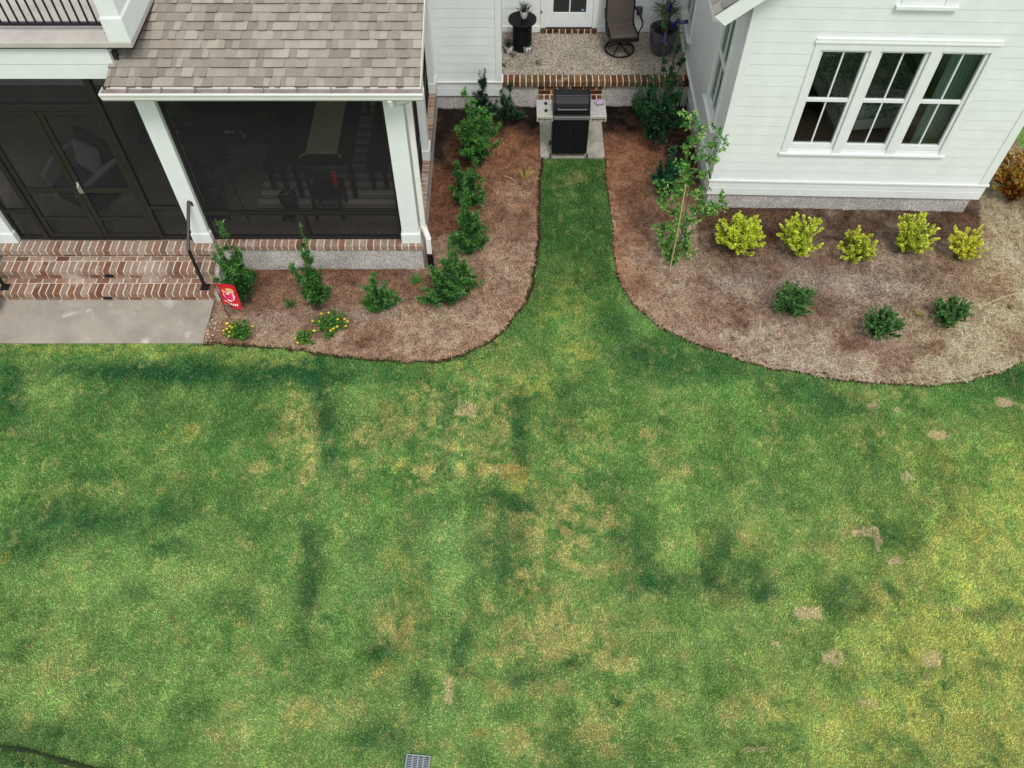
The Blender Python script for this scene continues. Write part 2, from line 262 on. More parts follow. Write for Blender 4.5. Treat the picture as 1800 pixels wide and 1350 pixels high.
def lawn_color(x, y):
    x = np.asarray(x, float); y = np.asarray(y, float); u, v = px(x, y)
    wu = u + 10 * fbm(N1, x, y, .4) + 11 * N4(x, y, .07); wv = v + 9 * fbm(N2, x, y, .4) + 9 * N5(x, y, .07)
    mot = fbm(N5, x + 11, y + 4, .11) + .5 * N2(x, y, .035); mot2 = fbm(N4, x + 7, y + 2, .2)
    base = lin(PAL['M'])[None] * np.ones((x.size, 1)); base = base.reshape(x.shape + (3,))
    def mix(c, a):
        a = np.clip(a, 0, 1)[..., None]; return base * (1 - a) + lin(c) * a
    g = np.clip((u - 1050) / 620, 0, 1) * np.clip((v - 700) / 420, 0, 1)
    base = mix(PAL['Y'], g * .95 * np.clip(.75 + 1.1 * fbm(N4, x + 20, y, .5), .3, 1))
    base = mix(PAL['L'], np.clip((v - 850) / 420, 0, 1) * .6)
    base = mix(PAL['F'], np.clip((620 - u) / 700, 0, 1) * np.clip((1000 - v) / 350, 0, 1) * .5)
    n = fbm(N3, x, y, .9); base = mix(PAL['L'], np.clip(n * .7, 0, .45)); base = mix(PAL['D'], np.clip(-n * .45, 0, .22))
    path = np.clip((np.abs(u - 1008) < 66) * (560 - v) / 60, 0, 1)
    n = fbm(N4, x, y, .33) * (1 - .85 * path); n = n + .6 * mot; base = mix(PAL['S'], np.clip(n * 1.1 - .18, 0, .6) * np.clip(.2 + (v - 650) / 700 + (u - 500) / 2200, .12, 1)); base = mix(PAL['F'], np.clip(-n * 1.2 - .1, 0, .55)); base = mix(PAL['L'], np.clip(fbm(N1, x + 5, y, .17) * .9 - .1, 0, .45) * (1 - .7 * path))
    for t, bu, bv, ru, rv, s in BLOBS:
        ru *= 1.12; rv *= 1.12
        if s < .3: ru, rv = ru * 1.3, rv * 1.3
        k_ = .8 if t == 'B' else 1.
        d = np.abs((u + (wu - u) * k_ - bu) / ru) ** 2.6 + np.abs((v + (wv - v) * k_ - bv) / rv) ** 2.6
        m_ = np.clip(1.5 - d, 0, 1) if t in 'BO' else np.exp(-d * .75)
        if t == 'B': soft = np.clip((m_ - .38 + .9 * mot) * 2.6, 0, 1) * (m_ > .12)
        elif t in 'SOY': soft = np.clip(m_ * (.75 + 1.5 * mot) + (m_ > .2) * mot * .5, 0, 1) * (.4 if t == 'O' else 1)
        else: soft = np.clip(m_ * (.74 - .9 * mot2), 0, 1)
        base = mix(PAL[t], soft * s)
    base = mix(PAL['S'], np.clip(fbm(N5, x + 40, y, .12) * 1.6 - .5, 0, .4))
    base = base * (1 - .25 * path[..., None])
    # sod rolls laid side by side, each a little lighter or darker
    xr_, yr_ = x + .04 * y + .03 * N2(x, y, .3), y + .03 * N3(x, y, .3); ci = np.floor(xr_ / .41).astype(int); cj = np.floor((yr_ + (ci % 2) * .55) / 1.15).astype(int)
    sod = (N5.t[ci % 256, cj % 256] - .5) * .17 + (N4.t[ci % 256, 3] - .5) * .10; row = (N3.t[5, np.floor(yr_ / .53).astype(int) % 256] - .5) * .10
    k = (1 + .22 * N1(x, y, .05) + .12 * N4(x + 3, y, .022) + .22 * N2(x, y, .16)) * (1 + sod + row)
    return base * k[..., None] * KG

def grid_patch(x0, x1, y0, y1, st):
    xs = np.arange(x0, x1 + st / 2, st); ys = np.arange(y0, y1 + st / 2, st); X, Y = np.meshgrid(xs, ys)
    nx, ny = len(xs), len(ys); i = np.arange((nx - 1) * (ny - 1)); a = (i // (nx - 1)) * nx + i % (nx - 1)
    return X, Y, np.stack([a, a + 1, a + nx + 1, a + nx], 1)
gx0, gx1, gy0, gy1 = -9., 11., -.6, 14.
X, Y, Fg = grid_patch(gx0, gx1, gy0, gy1, .05)
V = np.stack([X.ravel(), Y.ravel(), (.012 * N3(X, Y, 1.1) + .008 * N2(X, Y, .3)).ravel() - .012], 1)
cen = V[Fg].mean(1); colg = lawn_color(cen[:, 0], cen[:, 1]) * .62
b = 600.; o = len(V)
V = np.vstack([V, [(gx0, gy0, -.02), (gx1, gy0, -.02), (gx1, gy1, -.02), (gx0, gy1, -.02), (-b, -b, -.02), (b, -b, -.02), (b, b, -.02), (-b, b, -.02)]])
Fg = np.vstack([Fg, [(o + 4, o + 5, o + 1, o), (o + 5, o + 6, o + 2, o + 1), (o + 6, o + 7, o + 3, o + 2), (o + 7, o + 4, o, o + 3)]])
colg = np.vstack([colg, np.tile(lin(PAL['M']) * .75, (4, 1))])
ground = npmesh('ground', V, Fg, colg, GROUNDM, smooth=True); tag(ground, kind='structure')

# grass blades
def blades():
    n = 1500000
    x = RNG.uniform(-8.6, 9.9, n); y = RNG.uniform(.9, 13.0, n); u, v = px(x, y)
    ok = (u > -150) & (u < 1950) & (v < 1470) & ~((x > -1.5) & (y > 8.9) & (x < .45)) & ~((y > 11.48) & (x < 8)) & ~((x < -1) & (y > 7.46))
    x, y = x[ok], y[ok]; jx = x + .012 * RNG.normal(size=x.size); jy = y + .012 * RNG.normal(size=x.size)
    ok = ~inpoly(jx, jy, BED_L) & ~inpoly(jx, jy, BED_R) & ~((jx > -1.155) & (jx < -.865) & (jy < 1.87) & (jy > 1.5))
    x, y = x[ok], y[ok]; n = x.size; c = lawn_color(x, y)
    worn = np.clip((c[:, 0] / (c[:, 1] + 1e-6) - .98) * 4, 0, 1)        # worn and dry turf is shorter
    keep = RNG.random(n) > worn * .45; x, y, c, worn = x[keep], y[keep], c[keep], worn[keep]; n = x.size
    h = RNG.uniform(.022, .042, n) * (1 - .45 * worn) * (1 + .5 * N3(x, y, .2)); a = RNG.uniform(0, 2 * np.pi, n); le = RNG.uniform(.2, 1.15, n)
    wd = RNG.uniform(.0028, .0055, n); b = RNG.uniform(0, 2 * np.pi, n)
    dx, dy, dz = np.cos(a) * np.sin(le) * h, np.sin(a) * np.sin(le) * h, np.cos(le) * h
    wx, wy = np.cos(b) * wd, np.sin(b) * wd
    z0 = -.005 * np.ones(n); V = np.empty((n, 3, 3)); V[:, 0] = np.stack([x - wx, y - wy, z0], 1); V[:, 1] = np.stack([x + wx, y + wy, z0], 1); V[:, 2] = np.stack([x + dx, y + dy, z0 + dz], 1)
    k = RNG.uniform(.68, 1.34, n) * 1.66; t = RNG.random(n)
    c = c * k[:, None]; pale = t > .93; c[pale] = c[pale] * .5 + lin((190, 190, 130)) * .5
    o = npmesh('grass', V.reshape(-1, 3), np.arange(3 * n).reshape(n, 3), c, GRASSM)
    tag(o, 'patchy green and straw coloured lawn grass', 'grass', kind='stuff'); return n
NBL = blades(); print('blades', NBL)

# mulch beds
def mulch_color(x, y):
    x = np.asarray(x, float); y = np.asarray(y, float); u, v = px(x, y)
    base = np.ones(x.shape + (3,)) * lin((160, 130, 108))
    def mix(c, a):
        a = np.clip(a, 0, 1)[..., None]; return base * (1 - a) + lin(c) * a
    base = mix((170, 148, 127), np.clip((u - 1080) / 260, 0, 1)); base = mix((184, 164, 132), np.clip((u - 1540) / 160, 0, 1))
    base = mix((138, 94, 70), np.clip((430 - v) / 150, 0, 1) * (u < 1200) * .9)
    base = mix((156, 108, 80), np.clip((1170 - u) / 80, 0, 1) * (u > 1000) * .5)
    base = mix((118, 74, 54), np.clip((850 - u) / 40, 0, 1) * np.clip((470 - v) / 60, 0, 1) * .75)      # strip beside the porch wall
    base = mix((40, 34, 32), np.clip((252 - v) / 30 + .8 * N1(x, y, .2), 0, 1))                       # bare wet soil in the corner court, its dimmer light painted in too
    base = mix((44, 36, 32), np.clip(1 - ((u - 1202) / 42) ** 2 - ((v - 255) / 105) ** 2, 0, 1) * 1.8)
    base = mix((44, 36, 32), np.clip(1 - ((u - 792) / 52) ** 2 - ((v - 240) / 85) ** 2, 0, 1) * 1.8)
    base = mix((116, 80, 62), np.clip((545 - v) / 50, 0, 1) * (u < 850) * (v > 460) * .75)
    base = mix((76, 56, 46), np.clip((462 + 16 * fbm(N2, x, y, .4) - v) / 30, 0, 1) * (u > 1225) * (u < 1720) * .92)
    base = mix((124, 104, 92), np.clip(1.3 - ((u - 1460) / 260) ** 2 - ((v - 498) / 75) ** 2, 0, 1) * .8)
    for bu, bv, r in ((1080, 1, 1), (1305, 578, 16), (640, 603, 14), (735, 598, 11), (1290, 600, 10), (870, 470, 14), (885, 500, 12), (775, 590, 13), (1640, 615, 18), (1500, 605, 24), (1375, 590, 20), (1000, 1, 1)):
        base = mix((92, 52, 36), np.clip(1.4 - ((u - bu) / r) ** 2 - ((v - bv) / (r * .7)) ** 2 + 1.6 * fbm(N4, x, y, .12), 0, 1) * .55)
    pale = np.exp(-((v - 560 + (u - 500) * .05) / 14) ** 2) * (u > 440) * (u < 700) + np.exp(-((v - 505 - 25 * N1(x, y, .6)) / 16) ** 2) * (u > 1250) * (u < 1600)
    base = mix((178, 168, 160), pale * .35)
    n = fbm(N3, x, y, .5); base = mix((118, 86, 66), np.clip(-n * 1.2, 0, .5)); base = mix((190, 170, 146), np.clip(n * .8, 0, .32) * np.clip((v - 250) / 150, 0, 1))
    return base * (1 + .5 * N4(x, y, .07) + .35 * N5(x, y, .2))[..., None] * .98
def mulch_z(x, y): return .028 + .03 * N1(x, y, .5) + .026 * N2(x, y, .13) + .012 * N3(x, y, .06)
def bed(poly, name):
    P = np.array(poly); X, Y, Fq = grid_patch(P[:, 0].min(), P[:, 0].max(), P[:, 1].min(), P[:, 1].max(), .03)
    V = np.stack([X.ravel(), Y.ravel(), np.maximum(mulch_z(X, Y), .004).ravel()], 1); c = V[Fq].mean(1); ok = inpoly(c[:, 0], c[:, 1], poly); Fq = Fq[ok]; c = c[ok]
    us, inv = np.unique(Fq, return_inverse=True); Fq = inv.reshape(Fq.shape); V = V[us]
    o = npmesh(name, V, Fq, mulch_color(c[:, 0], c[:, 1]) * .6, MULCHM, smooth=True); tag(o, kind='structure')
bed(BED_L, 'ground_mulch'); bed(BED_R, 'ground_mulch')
def needles():
    n = 300000; x = RNG.uniform(-4.5, 9.1, n); y = RNG.uniform(6.3, 13.1, n)
    ok = (inpoly(x, y, BED_L) | inpoly(x, y, BED_R)) & ~((x < -1.36) & (y > 8.85)) & ~((x > 3.2) & (x < 7.4) & (y > 10.2)); x, y = x[ok], y[ok]; n = x.size
    L = RNG.uniform(.02, .06, n); a = RNG.uniform(0, 2 * np.pi, n) ; wd = RNG.uniform(.0012, .0026, n); z = np.maximum(mulch_z(x, y), .004) + RNG.uniform(.002, .02, n)
    dx, dy = np.cos(a) * L, np.sin(a) * L; nx, ny = -np.sin(a) * wd, np.cos(a) * wd; bend = RNG.normal(0, .012, n); mx, my = x - np.sin(a) * bend, y + np.cos(a) * bend; tz = RNG.normal(0, .008, n)
    V = np.empty((n, 6, 3)); V[:, 0] = np.stack([x - dx - nx, y - dy - ny, z - tz], 1); V[:, 1] = np.stack([x - dx + nx, y - dy + ny, z - tz], 1)
    V[:, 2] = np.stack([mx + nx, my + ny, z + .008], 1); V[:, 3] = np.stack([mx - nx, my - ny, z + .008], 1)
    V[:, 4] = np.stack([x + dx + nx, y + dy + ny, z + tz], 1); V[:, 5] = np.stack([x + dx - nx, y + dy - ny, z + tz], 1)
    i = np.arange(n)[:, None] * 6; Fq = np.concatenate([i + [[0, 3, 2, 1]], i + [[3, 5, 4, 2]]], 0)
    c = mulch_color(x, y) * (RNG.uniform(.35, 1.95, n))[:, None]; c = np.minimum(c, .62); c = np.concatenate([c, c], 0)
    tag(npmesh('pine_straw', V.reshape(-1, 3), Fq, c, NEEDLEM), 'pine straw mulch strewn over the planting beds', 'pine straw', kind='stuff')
needles()
def edge_strip(C, side, name):
    d = np.gradient(C, axis=0); d /= np.linalg.norm(d, axis=1)[:, None]; nn = np.stack([-d[:, 1], d[:, 0]], 1) * side
    wv = .055 + .05 * N2(C[:, 0] * 3, C[:, 1] * 3, .4); m = len(C); V = []
    for off, z in ((-.02, .012), (.0, -.006), (.5, .012), (1., .038)):
        q = C + nn * (wv[:, None] * off if off > 0 else off); V.append(np.column_stack([q, np.full(m, z) + .006 * N1(q[:, 0], q[:, 1], .05)]))
    V = np.vstack(V); F_ = [(r * m + i, r * m + i + 1, (r + 1) * m + i + 1, (r + 1) * m + i) for r in range(3) for i in range(m - 1)]
    o = npmesh(name, V, np.array(F_), np.tile(lin((90, 55, 40)), (len(F_), 1)), SOIL); tag(o, kind='structure')
edge_strip(CL, 1 if True else -1, 'ground_edge'); edge_strip(CR, 1, 'ground_edge')
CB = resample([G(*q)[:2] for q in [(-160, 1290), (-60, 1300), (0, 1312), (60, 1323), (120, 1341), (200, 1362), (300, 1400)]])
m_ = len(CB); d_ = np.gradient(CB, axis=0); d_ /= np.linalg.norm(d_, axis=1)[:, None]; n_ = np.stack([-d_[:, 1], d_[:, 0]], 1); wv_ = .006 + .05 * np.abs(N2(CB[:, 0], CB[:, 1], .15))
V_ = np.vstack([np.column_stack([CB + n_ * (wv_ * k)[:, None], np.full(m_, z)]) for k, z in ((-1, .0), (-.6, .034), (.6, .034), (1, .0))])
tag(npmesh('ground_edge', V_, np.array([(q * m_ + i, q * m_ + i + 1, (q + 1) * m_ + i + 1, (q + 1) * m_ + i) for q in range(3) for i in range(m_ - 1)]), np.zeros((3 * (m_ - 1), 3)), mat('dark_turf_edge', tuple(lin((44, 58, 30), .8)), .95, noise=.6, nscale=16, bump=.8)), kind='structure')  # dark green grassy edge strip across the lawn corner

# pavings
m = MB(); m.box(-8.6, -4.49, 7.44, 8.34, -.1, .03); o = m.build('path', CONC, bevel=.01); tag(o, kind='structure')
m = MB(); m.box(.49, 1.615, 11.51, 12.64, -.1, .035); o = m.build('pavement', CONC2, bevel=.012); tag(o, kind='structure')

# ================================================================ BUILDING PARTS
BRC = [(148, 100, 78), (156, 112, 90), (166, 130, 108), (136, 88, 68), (174, 144, 122), (160, 120, 96), (152, 118, 98), (178, 152, 134)]
def bcol(dark=1., pale=0.):
    c = lin(random.choice(BRC), .72 * dark); w_ = lin((205, 192, 178), .72); k = pale * random.random(); return tuple(c * (1 - k) * random.uniform(.8, 1.2) + w_ * k)
def brick_row(m, x0, x1, y0, y1, z0, z1, n, axis='x', dark=1., pale=0., gap=.017, jit=.002, off=0.):
    a0, a1 = (x0, x1) if axis == 'x' else (y0, y1); st = (a1 - a0) / n
    k = -1 if off else 0
    for i in range(k, n):
        p, q = a0 + (i + off) * st + gap / 2, a0 + (i + 1 + off) * st - gap / 2; p, q = max(p, a0 + .002), min(q, a1 - .002)
        if q - p < .015: continue
        j = random.uniform(-jit, jit)
        if axis == 'x': m.box(p, q, y0 + j, y1 - .003, z0, z1 + j, bcol(dark, pale))
        else: m.box(x0 + .003, x1 + j, p, q, z0, z1 + j, bcol(dark, pale))

def siding(m, x0f, x1f, z0, z1, yf, ex=.17, holes=(), axis='y', sgn=-1, col=None):
    """lap boards on a wall; x0f/x1f are functions of z; face at yf looking towards sgn"""
    z = z0; k = 0
    while z < z1 - .01:
        za, zb = z, min(z + ex, z1)
        def piece(a, b_, p, q):
            if b_ - a < .01 or q - p < .004: return
            if b_ - a > 1.6 and random.random() < .22:
                c_ = a + (b_ - a) * random.uniform(.25, .75); piece(a, c_ - .0015, p, q); piece(c_ + .0015, b_, p, q); return
            f = lambda zz: yf + sgn * (.0105 - .0045 * (zz - za) / ex)
            pr_ = [(f(p), p), (f(q), q), (yf - sgn * .03, q), (yf - sgn * .03, p)]
            if axis == 'y': m.prism(pr_, 'x', a, b_, col)
            else: m.prism(pr_, 'y', a, b_, col)
        a, b_ = x0f(zb), x1f(zb); hs_ = [h for h in holes if h[3] > za and h[2] < zb]
        if not hs_: piece(a, b_, za, zb)
        else:
            cur = a
            for h in sorted(hs_):
                piece(cur, h[0], za, zb); 
                if h[2] > za: piece(h[0], h[1], za, h[2])
                if h[3] < zb: piece(h[0], h[1], h[3], zb)
                cur = h[1]
            piece(cur, b_, za, zb)
        z += ex; k += 1

def shingles(m, P0, U, D, W, Lslope, thick_n, ex=.143, seed=1, cols=None, wr=(.06, .15)):
    rr = random.Random(seed); P0, U, D, Nn = map(Vector, (P0, U, D, thick_n)); rows = int(Lslope / ex) + 1
    cols = cols or [(162, 153, 142), (172, 163, 151), (184, 176, 164), (168, 160, 148), (154, 145, 134), (178, 169, 160)]
    for r in range(rows):
        x = -rr.uniform(0, .2)
        while x < W:
            wd = rr.uniform(*wr); a, b_ = max(x, 0), min(x + wd, W); x += wd
            if b_ - a < .01: continue
            hi = rr.random() < .5; t0 = .022 if hi else .009; drop = .0 if hi else .012
            s0, s1 = r * ex + drop, (r + 1.25) * ex
            s1 = min(s1, Lslope + .02)
            if s0 >= s1: continue
            q = [P0 + U * a + D * s0, P0 + U * b_ + D * s0, P0 + U * b_ + D * s1, P0 + U * a + D * s1]
            vs = q + [q[0] + Nn * (t0 + .004), q[1] + Nn * (t0 + .004), q[2] + Nn * .003, q[3] + Nn * .003]
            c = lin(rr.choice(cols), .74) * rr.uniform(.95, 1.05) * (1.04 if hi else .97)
            m.add(vs, [(0, 3, 2, 1), (4, 5, 6, 7), (0, 1, 5, 4), (1, 2, 6, 5), (2, 3, 7, 6), (3, 0, 4, 7)], tuple(c)); cut = tuple(c * .52); m.c[-4] = cut; m.c[-3] = cut; m.c[-1] = cut      # cut edges darkened to paint the shadow line under each course
    return m

# ---------------------------------------------------------------- screened porch (left)
FZ = .55
porch = thing('screened_porch', (-4.6, 9, 0), 'white screened porch with black screens, grey shingle roof and balcony over its left bay', 'porch')
PP = lambda mb, name, m_, par=None, **k: shift(mb.build(name, m_, porch if par is None else par, **k), porch) if par is None else mb.build(name, m_, par, **k)
m = MB(); m.box(-9.4, -1.40, 8.9, 12.8, .02, FZ - .004); PP(m, 'floor', PFLOOR)
m = MB(); m.box(-4.40, -1.355, 8.872, 8.899, -.05, .464); m.box(-1.399, -1.355, 8.90, 12.79, -.05, .464); PP(m, 'foundation', TABBY, bevel=.008)
m = MB(); brick_row(m, -4.42, -1.335, 8.85, 9.06, .466, FZ + .012, 29, pale=.45); brick_row(m, -1.56, -1.335, 9.065, 12.78, .466, FZ + .012, 35, 'y', pale=.45)
brick_row(m, -9.4, -4.425, 8.76, 8.97, .46, FZ + .008, 47, pale=.5); cop = PP(m, 'brick_coping', BRICK, bevel=.006)
m = MB(); m.box(-4.42, -1.341, 8.857, 9.055, .468, FZ + .004); m.box(-1.555, -1.342, 9.056, 12.78, .468, FZ + .004); m.box(-9.4, -4.43, 8.768, 8.965, .462, FZ + .002); m.build('mortar', MORTAR, cop)
def column(cx, cy, z1=3.34, w_=.25):
    m = MB(); m.box(cx - w_ / 2, cx + w_ / 2, cy - w_ / 2, cy + w_ / 2, FZ + .2, z1); o = PP(m, 'column', WHITE2, bevel=.006)
    m = MB(); e = .018; m.box(cx - w_ / 2 - e, cx + w_ / 2 + e, cy - w_ / 2 - e, cy + w_ / 2 + e, FZ + .012, FZ + .2); m.box(cx - w_ / 2 - .006, cx + w_ / 2 + .006, cy - w_ / 2 - .006, cy + w_ / 2 + .006, FZ + .2, FZ + .215)
    m.build('column_base', WHITE2, o, bevel=.006); return o
for cx, cy, z1 in ((-1.505, 9.045, 3.34), (-4.625, 9.045, 3.34), (-7.545, 9.045, 3.7), (-1.475, 10.91, 3.34), (-1.475, 12.68, 3.34)): column(cx, cy, z1)
def frame_part(name, boxes, mt, parent=None):
    m = MB(); [m.box(*b_) for b_ in boxes]; return PP(m, name, mt, bevel=.003)
# front screen of the right bay
fr = frame_part('screen_frame', [(-4.50, -4.455, 8.995, 9.045, FZ + .012, 3.33), (-1.675, -1.63, 8.995, 9.045, FZ + .012, 3.33), (-4.455, -1.675, 8.99, 9.05, FZ + .012, FZ + .062),
     (-4.455, -1.675, 8.992, 9.048, 1.045, 1.105), (-3.055, -3.01, 8.993, 9.047, FZ + .062, 1.045)], BRONZE)
m = MB(); m.box(-4.456, -1.674, 9.018, 9.020, FZ + .06, 3.33); m.build('screen', SCREEN, fr)
# side screens
for y0, y1 in ((9.17, 10.785), (11.035, 12.555)):
    fr = frame_part('screen_frame', [(-1.50, -1.455, y0, y0 + .045, FZ + .012, 3.33), (-1.50, -1.455, y1 - .045, y1, FZ + .012, 3.33), (-1.505, -1.45, y0 + .045, y1 - .045, FZ + .012, FZ + .06), (-1.503, -1.452, y0 + .045, y1 - .045, 1.045, 1.1)], BRONZE)
    m = MB(); m.box(-1.479, -1.477, y0 + .04, y1 - .04, FZ + .06, 3.33); m.build('screen', SCREEN, fr)
# left bay: two screen doors between narrow screens, header and transom
fr = frame_part('screen_frame', [(-4.82, -4.755, 8.99, 9.05, FZ + .01, 3.7), (-5.31, -5.23, 8.985, 9.055, FZ + .01, 3.7), (-7.03, -6.95, 8.985, 9.055, FZ + .01, 3.7), (-7.42, -7.37, 8.99, 9.05, FZ + .01, 3.7),
     (-6.95, -5.31, 8.985, 9.055, 2.86, 2.95), (-5.23, -4.82, 8.99, 9.05, 1.16, 1.21), (-7.37, -7.03, 8.99, 9.05, 1.09, 1.14), (-5.23, -4.82, 8.99, 9.05, FZ + .01, FZ + .06), (-7.37, -7.03, 8.99, 9.05, FZ + .01, FZ + .06), (-6.95, -5.31, 8.98, 9.06, FZ + .01, FZ + .03)], BRONZE)
m = MB(); m.box(-5.235, -4.815, 9.018, 9.020, FZ + .05, 3.7); m.box(-7.375, -7.025, 9.018, 9.020, FZ + .05, 3.7); m.box(-6.955, -5.305, 9.018, 9.020, 2.94, 3.7); m.build('screen', SCREEN, fr)
for x0, x1 in ((-6.94, -6.135), (-6.125, -5.32)):
    m = MB(); s_ = .075
    m.box(x0, x0 + s_, 9.0, 9.04, FZ + .04, 2.855); m.box(x1 - s_, x1, 9.0, 9.04, FZ + .04, 2.855); m.box(x0 + s_, x1 - s_, 9.0, 9.04, 2.78, 2.855); m.box(x0 + s_, x1 - s_, 9.0, 9.04, 1.47, 1.545); m.box(x0 + s_, x1 - s_, 9.0, 9.04, .95, .99); m.box(x0 + s_, x1 - s_, 9.0, 9.04, FZ + .04, FZ + .11)
    d = PP(m, 'screen_door', BRONZE2, bevel=.003)
    m = MB(); m.box(x0 + s_ - .003, x1 - s_ + .003, 9.019, 9.021, FZ + .1, 2.79); m.build('screen', SCREEN, d)
    if x0 > -6.2:
        m = MB(); m.tube([(x0 + .04, 8.995, 1.50), (x0 + .04, 8.95, 1.52), (x0 + .04, 8.95, 1.62), (x0 + .04, 8.995, 1.64)], .012); m.obox((x0 + .04, 8.993, 1.57), (.035, .012, .2)); m.build('handle', STEEL, d)
# header, ceiling, back wall inside
m = MB(); m.box(-4.50, -1.38, 8.935, 9.155, 3.345, 3.50); m.box(-1.59, -1.36, 9.16, 12.78, 3.345, 3.50); PP(m, 'header', WHITE2, bevel=.005)
m = MB(); m.box(-4.75, -1.40, 9.165, 12.79, 3.35, 3.42); m.box(-9.4, -4.76, 9.165, 12.79, 3.62, 3.70); PP(m, 'ceiling', WHITE)
m = MB(); m.box(-9.4, -1.42, 12.80, 12.90, FZ - .5, 4.6); PP(m, 'back_wall', SIDE)
m = MB(); m.box(-9.5, -9.42, 8.95, 12.79, FZ, 3.7); PP(m, 'side_wall', SIDE)
# roof of the right bay
RX0, RX1, EY, EZ, SL = -4.86, -1.10, 8.60, 3.475, .25
cs = 1 / math.sqrt(1 + SL * SL); D_ = Vector((0, cs, SL * cs)); NN = Vector((0, -SL * cs, cs))
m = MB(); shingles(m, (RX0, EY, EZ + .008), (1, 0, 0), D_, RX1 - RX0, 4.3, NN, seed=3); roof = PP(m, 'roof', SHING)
m = MB(); e = EZ - .05; yb = EY + 4.2; m.prism([(EY + .012, EZ - .028), (yb, EZ - .028 + 4.2 * SL), (yb, EZ + .004 + 4.2 * SL), (EY + .012, EZ + .004)], 'x', RX0 + .004, RX1 - .004); m.build('roof_deck', CREAM, roof)
m = MB(); m.prism([(EY + .012, EZ - .17), (yb, EZ - .17 + 4.2 * SL), (yb, EZ - .03 + 4.2 * SL), (EY + .012, EZ - .03)], 'x', RX1 - .03, RX1 + .005); m.build('rake_board', CREAM, roof, bevel=.004)
m = MB(); m.prism([(EY + .012, EZ - .17), (8.93, EZ - .17 + .3 * SL), (8.93, EZ - .03 + .3 * SL), (EY + .012, EZ - .03)], 'x', RX0 - .005, RX0 + .03); m.build('rake_board', CREAM, roof, bevel=.004)
m = MB(); m.box(RX0 + .03, RX1 - .035, EY + .02, EY + .05, 3.30, EZ - .03); m.box(RX0 + .03, RX1 - .035, EY + .052, 8.93, 3.335, 3.35); m.build('soffit', CREAM, roof)
GX0, GX1 = RX0 - .03, RX1 + .04
g0, gz = 8.47, 3.365; prof = [(EY + .016, gz), (g0 + .035, gz), (g0 + .012, gz + .035), (g0 + .01, gz + .07), (g0 - .012, gz + .10), (g0 - .012, gz + .125), (g0 + .006, gz + .125), (g0 + .008, gz + .10), (g0 + .028, gz + .07), (g0 + .03, gz + .04), (g0 + .05, gz + .012), (EY + .01, gz + .012)]
m = MB(); n_ = len(prof); m.prism(prof, 'x', GX0, GX1)
m.prism([(EY + .016, gz), (g0 + .035, gz), (g0 + .012, gz + .035), (g0 - .012, gz + .10), (g0 - .012, gz + .125), (EY + .016, gz + .12)], 'x', GX0 - .006, GX0 - .001)
m.prism([(EY + .016, gz), (g0 + .035, gz), (g0 + .012, gz + .035), (g0 - .012, gz + .10), (g0 - .012, gz + .125), (EY + .016, gz + .12)], 'x', GX1 + .001, GX1 + .006)
gut = PP(m, 'gutter', CREAM)
m = MB(); m.box(GX0 + .01, GX1 - .01, g0 + .03, EY + .008, gz + .085, gz + .09); m.build('gutter_channel', mat('stained_metal', tuple(lin((150, 140, 132), .8)), .8, noise=.35, nscale=6), gut)
for k in range(9):
    x = GX0 + .3 + k * .405; m = MB(); m.obox((x, EY - .055, gz + .118), (.016, .12, .005)); m.build('gutter_strap', bpy.data.materials['stained_metal'], gut)
m = MB(); x = -1.30
def rtube(m, pts, a, b_):   # flat rectangular pipe
    for p, q in zip(pts[:-1], pts[1:]):
        p, q = Vector(p), Vector(q); d = q - p; mid = (p + q) / 2
        rot = d.to_track_quat('Z', 'Y').to_euler(); m.obox(mid, (a, b_, d.length + .02), rot)
m.tube([(-1.47, 8.53, 3.37), (-1.47, 8.56, 3.27), (-1.45, 8.72, 3.17), (-1.36, 8.87, 3.1), (-1.315, 8.99, 3.02)], .042, 10)
rtube(m, [(-1.315, 9.01, 3.04), (-1.315, 9.01, .80)], .075, .062); rtube(m, [(-1.315, 9.01, .82), (-1.255, 8.94, .62)], .075, .062); rtube(m, [(-1.255, 8.94, .62), (-1.255, 8.93, .33)], .075, .062)
PP(m, 'downspout', CREAM, bevel=.006)
m = MB(); rtube(m, [(-1.255, 8.93, .33), (-1.25, 8.93, .06)], .095, .085); m.tube([(-1.25, 8.93, .08), (-1.22, 8.86, .03), (-1.17, 8.8, .0)], .05, 10); PP(m, 'drain_boot', BLACK, bevel=.01)
# beam of the left bay and balcony
m = MB(); m.box(-9.4, -4.83, 8.935, 9.16, 3.37, 3.565); m.box(-9.4, -4.81, 8.930, 9.16, 3.572, 3.79); m.box(-9.4, -4.84, 8.945, 9.155, 3.565, 3.572); PP(m, 'beam', WHITE2)
m = MB(); m.box(-9.4, -4.47, 8.90, 12.79, 3.80, 3.835); m.build; PP(m, 'flashing', BLACK)
m = MB(); m.box(-9.4, -4.46, 8.86, 12.79, 3.836, 3.90); dk = PP(m, 'balcony_deck', DECK, bevel=.006)
m = MB(); RY = 9.11
m.box(-9.4, -4.82, RY - .02, RY + .02, 3.975, 4.01); m.box(-9.4, -4.82, RY - .025, RY + .025, 4.84, 4.88); m.box(-4.80, -4.745, RY - .03, RY + .03, 3.9, 4.95); m.obox((-4.772, RY, 3.905), (.10, .10, .01)); m.box(-7.35, -7.29, RY - .03, RY + .03, 3.9, 4.95); m.obox((-7.32, RY, 3.905), (.12, .12, .01))
rail = PP(m, 'balcony_railing', IRON)
for k in range(24):
    x = -4.885 - k * .1025
    if abs(x + 7.32) < .04: continue
    m = MB(); m.box(x - .009, x + .009, RY - .009, RY + .009, 4.01, 4.84); m.build('baluster', IRON, rail)
m = MB(); m.box(-4.70, -4.475, 8.885, 9.75, 4.20, 6.0); pier = PP(m, 'balcony_pier', WHITE2, bevel=.005)
